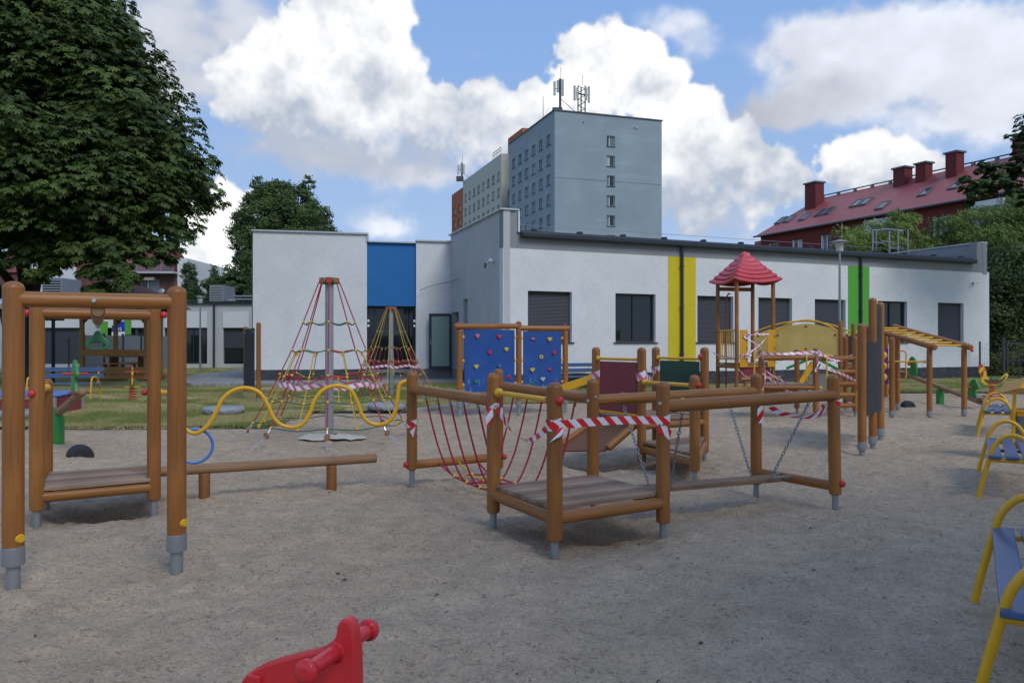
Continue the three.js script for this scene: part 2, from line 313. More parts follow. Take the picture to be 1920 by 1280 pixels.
// ---------------------------------------------------------------- ground
// edge between the sand and the lawn, from the far left to the far right (x, d)
const EDGE = [[-60, 14.6], [-12, 14.7], [-4.55, 14.95], [-4.65, 18.2], [-2.2, 18.3], [-0.85, 21.0], [3, 21.4], [8, 25.0], [14, 25.6], [20, 24], [60, 22]];
function lawnSide(x, d) { for (let i = 1; i < EDGE.length; i++) if (x <= EDGE[i][0] || i === EDGE.length - 1) { const [a, b] = [EDGE[i - 1], EDGE[i]]; if (a[0] > b[0]) continue; return d - lerp(a[1], b[1], clamp((x - a[0]) / (b[0] - a[0]))); } return -1; }
const inLawn = lawnSide;
const HOLLOWS = [[-3.85, 7.7, 0.62, -0.13], [0.55, 6.95, 0.7, -0.11], [1.35, 11.0, 0.75, -0.16], [0.6, 10.6, 0.4, 0.06], [2.1, 7.3, 0.55, -0.05], [1.0, 10.6, 0.4, -0.06], [-3.0, 13.2, 0.5, 0.05], [5.5, 12.3, 0.8, -0.05], [0.2, 18.1, 0.9, -0.05], [3.6, 4.6, 0.9, -0.03]];
function sandH(x, d) {
  let h = 0.075 * (fbm(x * 0.55 + 5, d * 0.55 + 9, 2) - 0.5) + 0.075 * (fbm(x * 2.3, d * 2.3, 3) - 0.5);
  const n = fbm(x * 6.5 + 31, d * 6.5 + 7, 2); h += 0.045 * (Math.abs(n - 0.5) * 2 - 0.3);
  for (const [cx, cd, r, a] of HOLLOWS) { const q = ((x - cx) ** 2 + (d - cd) ** 2) / (r * r); if (q < 4) h += a * Math.exp(-q * 1.4); }
  const e = inLawn(x, d); if (e > -0.5) h = lerp(h, 0.0, clamp((e + 0.5) / 0.5)); if (e > 0.25) h = -0.07;
  return h;
}
{
  const xs = [], ds = [];
  for (let x = -15; x < 19; x += (x > -6 && x < 7) ? 0.045 : 0.09) xs.push(x);
  for (let d = -4; d < 2; d += 0.15) ds.push(d);
  for (let d = 2; d < 27; d += d < 11 ? 0.035 : 0.075) ds.push(d);
  const pos = [], uv = [], idx = [], col = [];
  for (const d of ds) for (const x of xs) {
    pos.push(x, sandH(x, d), -d); uv.push(x, d);
    const c = 0.92 + 0.2 * (fbm(x * 0.8 + 60, d * 0.8, 4) - 0.5) + 0.14 * (fbm(x * 5, d * 5 + 40, 2) - 0.5), w = 0.03 * (fbm(x * 1.7 + 11, d * 1.7 + 70, 3) - 0.5);
    col.push(c + w, c, c - w * 1.6);
  }
  const n = xs.length; for (let j = 0; j < ds.length - 1; j++) for (let i = 0; i < n - 1; i++) { const a = j * n + i; idx.push(a, a + 1, a + n, a + 1, a + n + 1, a + n); }
  const g = geometry(pos, null, uv, idx); g.setAttribute('color', new THREE.Float32BufferAttribute(col, 3)); g.computeVertexNormals();
  const lump = (u, v) => 0.42 * fbm(u * 22, v * 22, 3, 22, 22) + 0.33 * fbm(u * 80, v * 80, 3, 80, 80) + 0.25 * fbm(u * 330, v * 330, 2, 330, 330);
  const map = tex(1536, 1536, (u, v) => {
    const sp = hash2((u * 1536) | 0, (v * 1536) | 0), f = fbm(u * 260, v * 260, 2, 260, 260), m = fbm(u * 24 + 3, v * 24, 4, 24, 24), dark = fbm(u * 130 + 7, v * 130, 2, 130, 130) > 0.735 ? 0.84 : 1;
    const c = (0.76 + 0.18 * (f - 0.5) + 0.12 * (m - 0.5) + (sp - 0.5) * 0.10) * dark; return [c * 1.0, c * 0.885, c * 0.745];
  }, 1 / 3.1, 1 / 3.1);
  const bump = tex(1536, 1536, lump, 1 / 3.1, 1 / 3.1, false);
  structure('sand_ground', g, std(lin(0.80, 0.79, 0.78), 0.97, { map, bumpMap: bump, bumpScale: 0.034, vertexColors: true }));
}
const dirtAt = (x, d) => { // trodden bare soil in the lawn
  const n = fbm(x * 0.6 + 20, d * 0.6 + 3, 4); let b = smooth(0.55, 0.68, n);
  b = Math.max(b, smooth(1.0, 0.3, Math.abs(d - 22.6 - (x + 10) * -0.12 + (n - 0.5) * 2)) * smooth(-17, -15, x) * smooth(-6.5, -8, x));
  return b;
};
{
  // lawn: a sheet with uneven colour, and the loose ground beyond it
  const lawnMap = tex(1024, 1024, (u, v) => { const a = fbm(u * 14, v * 14, 5, 14, 14), b = fbm(u * 160, v * 160, 2, 160, 160), y = smooth(0.5, 0.66, fbm(u * 9 + 4, v * 9, 4, 9, 9)); const k = 0.95 + 0.5 * (a - 0.5) + 0.5 * (b - 0.5); return [lerp(0.53, 0.66, y) * k, lerp(0.57, 0.62, y) * k, lerp(0.26, 0.39, y) * k]; }, 1 / 7, 1 / 7);
  const lawnMat = std(lin(0.85, 0.85, 0.85), 0.95, { map: lawnMap, vertexColors: true });
  const xs = [], ds = []; for (let x = -34; x <= 34.01; x += 0.25) xs.push(x); for (let d = 14; d <= 62; d += d < 30 ? 0.2 : 0.8) ds.push(d);
  const pos = [], uv = [], col = [], idx = [], id = new Int32Array(xs.length * ds.length).fill(-1); let c = 0;
  ds.forEach((d, j) => xs.forEach((x, i) => { if (inLawn(x, d) < 0.03) return; id[j * xs.length + i] = c++; pos.push(x, 0.035 + 0.03 * (fbm(x * 0.9, d * 0.9, 3) - 0.5) + 0.0025 * Math.max(0, d - 20), -d); uv.push(x, d); const b = dirtAt(x, d); col.push(lerp(1, 1.5, b), lerp(1, 1.15, b), lerp(1, 1.9, b)); }));
  for (let j = 0; j < ds.length - 1; j++) for (let i = 0; i < xs.length - 1; i++) { const a = id[j * xs.length + i], b = id[j * xs.length + i + 1], e = id[(j + 1) * xs.length + i], f = id[(j + 1) * xs.length + i + 1]; if (a < 0 || b < 0) { if (e >= 0 && f >= 0 && a >= 0) idx.push(a, f, e); else if (e >= 0 && f >= 0 && b >= 0) idx.push(b, f, e); continue; } if (e >= 0 && f >= 0) idx.push(a, b, e, b, f, e); }
  const g = geometry(pos, null, uv, idx); g.setAttribute('color', new THREE.Float32BufferAttribute(col, 3)); g.computeVertexNormals();
  structure('lawn', g, lawnMat);
  const far = new THREE.CircleGeometry(900, 64); far.rotateX(-Math.PI / 2); far.translate(0, -0.2, 0);
  const fuv = far.attributes.uv; for (let i = 0; i < fuv.count; i++) fuv.setXY(i, fuv.getX(i) * 1800, fuv.getY(i) * 1800);
  structure('ground', far, std(lin(0.5, 0.52, 0.5), 0.95, { map: lawnMap }));
  // black edging mat along the sand
  for (let i = 1; i < EDGE.length - 1; i++) {
    if (i === 5) continue;
    const [a, b] = [EDGE[i], EDGE[i + 1]], L = Math.hypot(b[0] - a[0], b[1] - a[1]);
    structure('edging_strip', box(L, 0.07, 0.02), P.rubber).applyMatrix4(span(V(a[0], 0.02, a[1]), V(b[0], 0.02, b[1])));
  }
  structure('kerb', boxUV(new RoundedBoxGeometry(3.05, 0.16, 0.1, 1, 0.012)), std(lin(0.42, 0.42, 0.41), 0.9, { map: blotch })).applyMatrix4(span(V(-2.25, 0.02, 18.25), V(-0.8, 0.02, 21.05)));
  // grass blades
  const bp = [], bi = [], bn = []; const rn = mulberry(9);
  for (let k = 0; k < 14; k++) { const a = rn() * 6.28, r = rn() * 0.075, l = 0.02 + rn() * 0.03, t = rn() * 6.28, h = 0.02 + rn() * 0.032, x = Math.cos(a) * r, z = Math.sin(a) * r, w = 0.0032; const q = bp.length / 3; bp.push(x - Math.cos(t) * w, -0.01, z - Math.sin(t) * w, x + Math.cos(t) * w, -0.01, z + Math.sin(t) * w, x - Math.sin(t) * l * 0.7, h, z + Math.cos(t) * l * 0.7); bi.push(q, q + 1, q + 2); for (let m = 0; m < 3; m++) bn.push(0, 1, 0); }
  const tuft = geometry(bp, null, new Array(bp.length / 3 * 2).fill(0), bi); tuft.computeVertexNormals();
  const spots = [], rg = mulberry(31);
  const scatter = (n, x0, x1, d0, d1) => { for (let i = 0; i < n; i++) { const x = lerp(x0, x1, rg()), d = lerp(d0, d1, rg() ** 1.25); if (inLawn(x, d) < -0.22 * rg() ** 4 || Math.abs(x) > 0.68 * d + 1) continue; if (rg() < dirtAt(x, d) * 0.95) continue; if (rg() > 0.35 + fbm(x * 1.4, d * 1.4 + 50, 3)) continue; if (x > -15 && x < -9.9 && d > 28.3 && d < 43) continue; spots.push([x, d]); } };
  scatter(150000, -20, 0, 14.6, 30); scatter(30000, -26, -9, 28, 48); scatter(60000, -1, 20, 20.8, 33); scatter(9000, 18, 30, 24, 45);
  const im = new THREE.InstancedMesh(tuft, new THREE.MeshPhysicalMaterial({ color: 0xffffff, roughness: 0.9, side: THREE.DoubleSide, transmission: 0.35, thickness: 0, specularIntensity: 0.3 }), spots.length), m = M4(), q = new THREE.Quaternion(), cc = new THREE.Color();
  spots.forEach(([x, d], i) => { const s = 0.6 + rg() * 0.8; q.setFromAxisAngle(UP, rg() * 6.28); m.compose(V(x, 0.03 + 0.03 * (fbm(x * 0.9, d * 0.9, 3) - 0.5) + 0.0025 * Math.max(0, d - 20), d), q, new THREE.Vector3(s * 1.3, s, s * 1.3)); im.setMatrixAt(i, m); const y = smooth(0.36, 0.6, fbm(x * 0.8 + 8, d * 0.8, 5)) * 0.85 + rg() * 0.25; im.setColorAt(i, cc.setRGB(lerp(0.24, 0.50, y), lerp(0.285, 0.43, y), lerp(0.075, 0.20, y))); });
  im.name = 'grass'; im.userData = { kind: 'stuff', label: 'short dry lawn grass beside and behind the sand', category: 'grass' }; im.castShadow = im.receiveShadow = true; scene.add(im);
  // twigs and leaf scraps on the sand
  const lit = []; const rl = mulberry(4);
  const scrap = geometry([-0.02, 0, 0, 0.0, 0.006, 0.008, 0.022, 0.002, 0, 0, 0.004, -0.007], null, new Array(8).fill(0), [0, 1, 2, 0, 2, 3]); scrap.computeVertexNormals();
  for (let i = 0; i < 620; i++) { const d = 2.5 + rl() ** 1.6 * 14, x = (rl() * 2 - 1) * 0.66 * d; if (inLawn(x, d) < -0.2) lit.push([x, d]); }
  const li = new THREE.InstancedMesh(scrap, std(lin(1, 1, 1), 0.9, { side: THREE.DoubleSide }), lit.length);
  lit.forEach(([x, d], i) => { const s = 0.25 + rl() ** 3 * 1.3; q.setFromAxisAngle(UP, rl() * 6.28); m.compose(V(x, sandH(x, d) + 0.006, d), q, new THREE.Vector3(s, s, s * (0.4 + rl()))); li.setMatrixAt(i, m); li.setColorAt(i, rl() < 0.12 ? cc.setRGB(0.35, 0.3, 0.1) : cc.setRGB(0.07, 0.05, 0.035)); });
  li.name = 'leaf_litter'; li.userData = { kind: 'stuff', label: 'dark twigs and leaf scraps lying on the sand', category: 'litter' }; li.castShadow = true; scene.add(li);
}
{ // paving
  const pav = (pts, y, name, m, label) => { const s = new THREE.Shape(pts.map(([x, d]) => new THREE.Vector2(x, d))), g = new THREE.ExtrudeGeometry(s, { depth: 0.12, bevelEnabled: false }); g.rotateX(-Math.PI / 2); return structure(name, boxUV(g.translate(0, y - 0.12, 0)), m, label); };
  const setts = tex(512, 512, (u, v) => { const r = Math.floor(v * 10), x = (u * 5 + (r % 2) * 0.5) % 1, y = (v * 10) % 1, j = x < 0.06 || y < 0.1 ? 0.72 : 1, k = hash2(Math.floor(u * 5 + (r % 2) * 0.5) % 5, r); return (0.62 + 0.1 * (k - 0.5) + 0.1 * (fbm(u * 60, v * 60, 2, 60, 60) - 0.5)) * j; }, 1, 1);
  pav([[-14.3, 47.5], [-14.6, 42], [-14.2, 35], [-13.3, 31], [-11.5, 28.6], [-5.6, 28.8], [-5.6, 31.6], [-10.4, 30.7], [-10.6, 47.5]], 0.16, 'path', std(lin(0.85, 0.85, 0.87), 0.9, { map: setts }));
  pav([[-5.6, 30.3], [-2.2, 31.2], [0.2, 25.4], [1.2, 25.7], [-0.6, 30], [-2.2, 33], [-5.9, 32.2]], 0.14, 'pavement', std(lin(0.36, 0.36, 0.36), 0.9, { map: blotch }));
}

// ---------------------------------------------------------------- buildings
const B = {
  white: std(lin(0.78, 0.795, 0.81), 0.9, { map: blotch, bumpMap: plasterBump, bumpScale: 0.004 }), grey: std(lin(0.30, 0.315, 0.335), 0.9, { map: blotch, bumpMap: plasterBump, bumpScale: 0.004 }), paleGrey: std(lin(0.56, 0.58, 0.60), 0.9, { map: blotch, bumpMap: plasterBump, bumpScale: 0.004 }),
  yellow: std(lin(0.72, 0.58, 0.02), 0.85, { map: blotch }), green: std(lin(0.10, 0.42, 0.05), 0.85, { map: blotch }), blue: std(lin(0.018, 0.17, 0.48), 0.8, { map: blotch }),
  anthracite: std(lin(0.022, 0.027, 0.035), 0.5), shutter: std(lin(0.05, 0.056, 0.072), 0.55), gutter: std(lin(0.018, 0.026, 0.035), 0.4),
  glass: new THREE.MeshPhysicalMaterial({ color: lin(0.012, 0.015, 0.018), roughness: 0.04, ior: 1.52, specularIntensity: 1 }), brick: [lin(0.05, 0.054, 0.064), lin(0.065, 0.068, 0.078), lin(0.042, 0.046, 0.055)], mortar: std(lin(0.2, 0.2, 0.2), 0.95),
  cap: std(lin(0.5, 0.52, 0.54), 0.4, { metalness: 0.4 }), doorPane: std(lin(0.22, 0.29, 0.27), 0.25),
  towerGrey: std(lin(0.40, 0.49, 0.555), 0.9, { map: tex(512, 512, (u, v) => { const a = fbm(u * 5, v * 5, 5, 5, 5), s = fbm(u * 26, v * 2.0 * 2, 3, 26, 4); return [0.86 + 0.1 * (a - 0.5) + 0.2 * Math.max(0, s - 0.6), 0.86 + 0.1 * (a - 0.5) + 0.2 * Math.max(0, s - 0.6), 0.86 + 0.1 * (a - 0.5) + 0.2 * Math.max(0, s - 0.6)]; }, 1 / 14, 1 / 14) }),
  cream: std(lin(0.60, 0.60, 0.53), 0.9, { map: blotch }), orange: std(lin(0.48, 0.155, 0.07), 0.9, { map: blotch }), winFrame: std(lin(0.72, 0.74, 0.76), 0.5), farGlass: new THREE.MeshPhysicalMaterial({ color: lin(0.06, 0.075, 0.1), roughness: 0.06 }),
};
function facade([ax, ad], [bx, bd], y = 0) { const m = M4().makeRotationY(Math.atan2(bd - ad, bx - ax)); m.setPosition(ax, y, -ad); m.len = Math.hypot(bx - ax, bd - ad); return m; }
const on = (F, x, y, z, ry = 0) => F.clone().multiply(M4().makeTranslation(x, y, z)).multiply(M4().makeRotationY(ry));
function wallShape(x0, x1, y0, y1, holes, thick = 0.3) {
  const s = new THREE.Shape([[x0, y0], [x1, y0], [x1, y1], [x0, y1]].map((p) => new THREE.Vector2(...p)));
  for (const [a, b, c, d] of holes) s.holes.push(new THREE.Path([[a, c], [a, d], [b, d], [b, c]].map((p) => new THREE.Vector2(...p))));
  const g = new THREE.ExtrudeGeometry(s, { depth: thick, bevelEnabled: false }); g.translate(0, 0, -thick); return boxUV(g);
}
const rings = new Map();
function ring(w, h, t, d) { const k = [w, h, t, d].map((v) => v.toFixed(3)).join(); if (!rings.has(k)) rings.set(k, extrude([[-w / 2, -h / 2], [w / 2, -h / 2], [w / 2, h / 2], [-w / 2, h / 2]], d, 0, [[[-w / 2 + t, -h / 2 + t], [-w / 2 + t, h / 2 - t], [w / 2 - t, h / 2 - t], [w / 2 - t, -h / 2 + t]]])); return rings.get(k); }
function shutterShape(w, h) { // a roller shutter: rounded slats one above the other
  const n = Math.round(h / 0.048), pos = [], uv = [], idx = [], prof = [];
  for (let i = 0; i < n; i++) { const y = -h / 2 + i * h / n, s = h / n; prof.push([y, 0], [y + s * 0.14, 0.011], [y + s * 0.5, 0.014], [y + s * 0.86, 0.009], [y + s * 0.999, 0]); }
  prof.forEach(([y, z], i) => { pos.push(-w / 2, y, z, w / 2, y, z); uv.push(0, y, w, y); if (i) { const k = i * 2; idx.push(k - 2, k - 1, k, k - 1, k + 1, k); } });
  const g = geometry(pos, null, uv, idx).toNonIndexed(); g.computeVertexNormals(); return g;
}
const sh1 = shutterShape(1.62, 1.72);
function glazed(T, F, x0, x1, y0, y1, z) {
  const w = x1 - x0, h = y1 - y0, cx = (x0 + x1) / 2, cy = (y0 + y1) / 2;
  const f = part(T, 'window', ring(w, h, 0.07, 0.07), B.anthracite, on(F, cx, cy, z));
  part(f, 'mullion', box(0.11, h - 0.14, 0.075), B.anthracite, on(F, cx, cy, z + 0.002));
  for (const s of [-1, 1]) part(f, 'pane', box(w / 2 - 0.14, h - 0.14, 0.012), B.glass, on(F, cx + s * (w / 4 - 0.0075), cy, z - 0.01));
}
const farPanes = [B.farGlass, new THREE.MeshPhysicalMaterial({ color: lin(0.16, 0.19, 0.24), roughness: 0.08 }), new THREE.MeshPhysicalMaterial({ color: lin(0.4, 0.42, 0.45), roughness: 0.25 }), new THREE.MeshPhysicalMaterial({ color: lin(0.03, 0.035, 0.05), roughness: 0.05 })]; let paneTurn = 3;  // blue-grey tone has the mirrored sky put into its colour; pale tone, a curtain
const farTrim = std(lin(0.1, 0.12, 0.14), 0.6);
function farWindow(T, F, x, y, w, h, z = -0.28, frame = B.winFrame, sill = true) {
  const f = part(T, 'window', ring(w, h, 0.08, 0.08), frame, on(F, x, y, z));
  const k = Math.floor(HT[(paneTurn++ * 97) & 65535] * 4), wl = w * 0.38 - 0.08; part(f, 'pane', box(wl, h - 0.15, 0.02), farPanes[(k + 2) % 4], on(F, x - w / 2 + 0.08 + wl / 2, y, z - 0.01)); part(f, 'pane', box(w * 0.62 - 0.09, h - 0.15, 0.02), farPanes[k], on(F, x - w * 0.12 + (w * 0.62 - 0.09) / 2, y, z - 0.01));
  part(f, 'mullion', box(0.1, h - 0.16, 0.06), frame, on(F, x - w * 0.12, y, z + 0.004));
  if (sill) part(f, 'sill', box(w + 0.14, 0.06, 0.42), farTrim, on(F, x, y - h / 2 - 0.032, z + 0.2));
}
const brickGeo = box(0.236, 0.058, 0.03, 0.004);
const brickMats = [0.8, 0.95, 1.1, 1.25, 0.88].map((k, i) => std(B.brick[i % 3].clone().multiplyScalar(k), 0.75));
function plinth(T, F, x0, x1, y0, y1) {
  part(T, 'plinth', box(x1 - x0, y1 - y0, 0.1), B.mortar, on(F, (x0 + x1) / 2, (y0 + y1) / 2, -0.075));
  const rows = Math.round((y1 - y0) / 0.071), list = [];
  for (let r = 0; r < rows; r++) for (let x = x0 + (r % 2 ? 0.125 : 0) + 0.125; x < x1 - 0.1; x += 0.25) list.push([x, y0 + 0.036 + r * 0.071]);
  list.sort((p, q) => p[0] - q[0]); const near = list.splice(0, 300); near.forEach(([x, y], i) => part(T, 'brick', brickGeo, brickMats[(i * 7 + rows) % 5], on(F, x, y, -0.016 + (HT[i] - 0.5) * 0.004)));
  if (!list.length) return;
  const im = new THREE.InstancedMesh(brickGeo, std(lin(1, 1, 1), 0.75), list.length), inv = T.matrixWorld.clone().invert(), rb = mulberry(rows + list.length);
  list.forEach(([x, y], i) => { im.setMatrixAt(i, inv.clone().multiply(on(F, x, y, -0.016 + (rb() - 0.5) * 0.004))); im.setColorAt(i, B.brick[Math.floor(rb() * 3)].clone().multiplyScalar(0.8 + rb() * 0.5)); });
  im.name = 'brick_course'; im.userData = { kind: 'stuff' }; shade(im); T.add(im);
}
function core(T, pts, y0, y1, name = 'roof', mat = B.grey) { const s = new THREE.Shape(pts.map(([x, d]) => new THREE.Vector2(x, d))), g = new THREE.ExtrudeGeometry(s, { depth: y1 - y0, bevelEnabled: false }); g.rotateX(-Math.PI / 2); g.translate(0, y0, 0); part(T, name, boxUV(g), mat); }

const FLOOR = 0.55, C0 = [-0.30, 26.5], C1 = [21.3, 36.0], C2 = [-2.53, 33.0], C3 = [-3.92, 32.68], C4 = [-5.85, 32.24], C5 = [-10.13, 31.25];
{ // the long wing with the coloured stripes
  const T = thing('kindergarten_wing', 'long white single storey wing with yellow and green stripes and roller shutters', 'building', [8, 0, 31]);
  const F = facade(C0, C1), wins = [[0.91, 2.58, 's'], [4.32, 6.0, 'g'], [7.84, 9.5, 's'], [10.7, 12.38, 's'], [13.55, 15.2, 's'], [17.0, 18.7, 'g'], [20.57, 22.2, 's']], L = F.len;
  part(T, 'wall', wallShape(0, L, FLOOR, 4.76, wins.map(([a, b]) => [a, b, 1.63, 3.36])), B.white, F);
  part(T, 'wall', wallShape(0.52, 23.05, 4.763, 5.18, []), B.grey, F).userData.label = 'grey painted band under the gutter';
  part(T, 'parapet', wallShape(0, 0.517, 4.763, 6.02, []), B.grey, F);
  part(T, 'parapet', wallShape(23.053, 23.45, 4.763, 6.1, []), B.grey, F);
  part(T, 'wall', box(0.33, 4.8 - FLOOR, 0.3), B.white, on(F, L + 0.168, (4.8 + FLOOR) / 2, -0.19));
  for (const [a, b, k] of wins) {
    const cx = (a + b) / 2;
    if (k === 's') { const s = part(T, 'roller_shutter', sh1, B.shutter, on(F, cx, 2.495, -0.17).multiply(M4().makeScale((b - a) / 1.62, 1, 1))); part(s, 'bottom_rail', box(b - a - 0.01, 0.05, 0.03), B.anthracite, on(F, cx, 1.665, -0.16)); }
    else glazed(T, F, a, b, 1.635, 3.355, -0.17);
    part(T, 'window_sill', box(b - a + 0.16, 0.035, 0.24), B.anthracite, on(F, cx, 1.61, -0.06));
  }
  part(T, 'stripe', box(1.22, 4.755 - FLOOR, 0.012), B.yellow, on(F, 7.15, (4.755 + FLOOR) / 2 + 0.002, 0.0062)).userData.label = 'yellow painted stripe';
  part(T, 'stripe', box(1.18, 4.755 - FLOOR, 0.012), B.green, on(F, 15.92, (4.755 + FLOOR) / 2 + 0.002, 0.0062)).userData.label = 'green painted stripe';
  for (const x of [7.1, 15.96]) {
    const p = part(T, 'downpipe', sweep([V(0, 0.3, 0), V(0, 5.1, 0)], 0.055, 12), B.gutter, on(F, x, 0, 0.09));
    for (const y of [1.2, 2.9, 4.4]) part(p, 'clip', box(0.15, 0.035, 0.14), B.gutter, on(F, x, y, 0.055));
  }
  part(T, 'gutter', boxUV(new RoundedBoxGeometry(22.2, 0.2, 0.24, 2, 0.05)), B.gutter, on(F, 11.7, 5.22, 0.13));
  part(T, 'roof_edge', box(22.2, 0.06, 0.5), B.gutter, on(F, 11.7, 5.34, -0.2));
  for (let x = 1.2; x < 22.6; x += 1.75) part(T, 'snow_guard', box(0.16, 0.1, 0.2, 0.02), B.gutter, on(F, x, 5.415, -0.12));
  part(T, 'wire', rod(V(0.7, 5.56, 0), V(22.5, 5.56, 0), 0.008, 5), P.galv, F);
  plinth(T, F, 0, L, 0, FLOOR);
  // return wall
  const G = facade(C2, C0);
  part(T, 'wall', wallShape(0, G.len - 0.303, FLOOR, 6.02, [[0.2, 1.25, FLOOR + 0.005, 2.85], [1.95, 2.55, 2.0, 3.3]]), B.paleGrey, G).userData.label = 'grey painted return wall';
  part(T, 'wall', wallShape(G.len - 0.3, G.len - 0.002, FLOOR, 6.018, [], 0.25), B.paleGrey, G);
  part(T, 'doorway', box(1.05, 2.3, 0.05), B.anthracite, on(G, 0.725, FLOOR + 1.15, -0.26));
  part(T, 'window', ring(0.6, 1.3, 0.06, 0.06), B.anthracite, on(G, 2.25, 2.65, -0.2)); part(T, 'pane', box(0.49, 1.19, 0.01), B.glass, on(G, 2.25, 2.65, -0.21));
  plinth(T, G, 1.3, G.len, 0, FLOOR); part(T, 'plinth', box(1.3, FLOOR, 0.1), B.mortar, on(G, 0.65, FLOOR / 2, -0.075));
  part(T, 'parapet_cap', box(G.len + 0.1, 0.05, 0.5), B.cap, on(G, G.len / 2, 6.046, -0.16));
  part(T, 'parapet_cap', box(0.62, 0.05, 0.42), B.cap, on(F, 0.27, 6.047, -0.16 + 0.003)).position.y += 0.004;
  part(T, 'downpipe', rod(V(0, 5.3, 0), V(0, 6.0, 0), 0.035, 8), B.winFrame, on(F, 0.56, 0, 0.05));
  // right-hand parapet running back over the roof
  const H = facade([21.1 + -0.403 * 7, 35.9 + 0.915 * 7], [21.1, 35.9]);
  part(T, 'parapet', wallShape(0, H.len, 4.7, 6.098, []), B.grey, on(H, 0, 0, -0.05)); part(T, 'parapet_cap', box(H.len, 0.05, 0.42), B.cap, on(H, H.len / 2, 6.128, -0.2));
  // light, vent and door leaf
  part(T, 'wall_vent', new THREE.CylinderGeometry(0.09, 0.09, 0.03, 16), B.anthracite, on(G, 4.9, 4.35, 0.012).multiply(M4().makeRotationX(Math.PI / 2)));
  core(T, [[0.12, 27.05], [20.6, 36.15], [18, 42], [-2.1, 38], [-2.1, 33.4]], 0, 5.15);
  const dr = part(T, 'door', ring(0.92, 2.24, 0.1, 0.06), B.anthracite, on(facade(C3, C2), 0.95, FLOOR + 1.13, 0.32)); part(dr, 'pane', box(0.73, 2.05, 0.02), B.doorPane, on(facade(C3, C2), 0.95, FLOOR + 1.13, 0.32)); part(dr, 'handle', rod(V(0, -0.07, 0), V(0, 0.1, 0), 0.012), P.chrome, on(facade(C3, C2), 0.55, FLOOR + 1.05, 0.39));
}
function spotLamp(label, F, x, y, z) { const T = thing('security_camera', label, 'camera', [0, 0, 0], 'white cameras on the building'); const c = new THREE.Vector3().setFromMatrixPosition(on(F, x, y, z)); T.position.copy(c); T.updateMatrixWorld(true);
  part(T, 'bracket', rod(V(0, 0, 0), V(0, 0.01, -0.16), 0.02), B.winFrame, on(F, x, y, z)); const b = part(T, 'housing', sweep([V(-0.16, -0.05, -0.17), V(0.16, 0.03, -0.17)], [0.05, 0.055], 10), B.winFrame, on(F, x, y, z)); part(b, 'lens', rod(V(-0.17, -0.052, -0.17), V(-0.158, -0.05, -0.17), 0.04), B.anthracite, on(F, x, y, z)); }
spotLamp('white camera on the grey return wall by the corner', facade(C2, C0), 5.9, 4.4, 0.0);
spotLamp('white camera on the white wall under the gutter end', facade(C0, C1), 22.75, 4.3, 0.0);
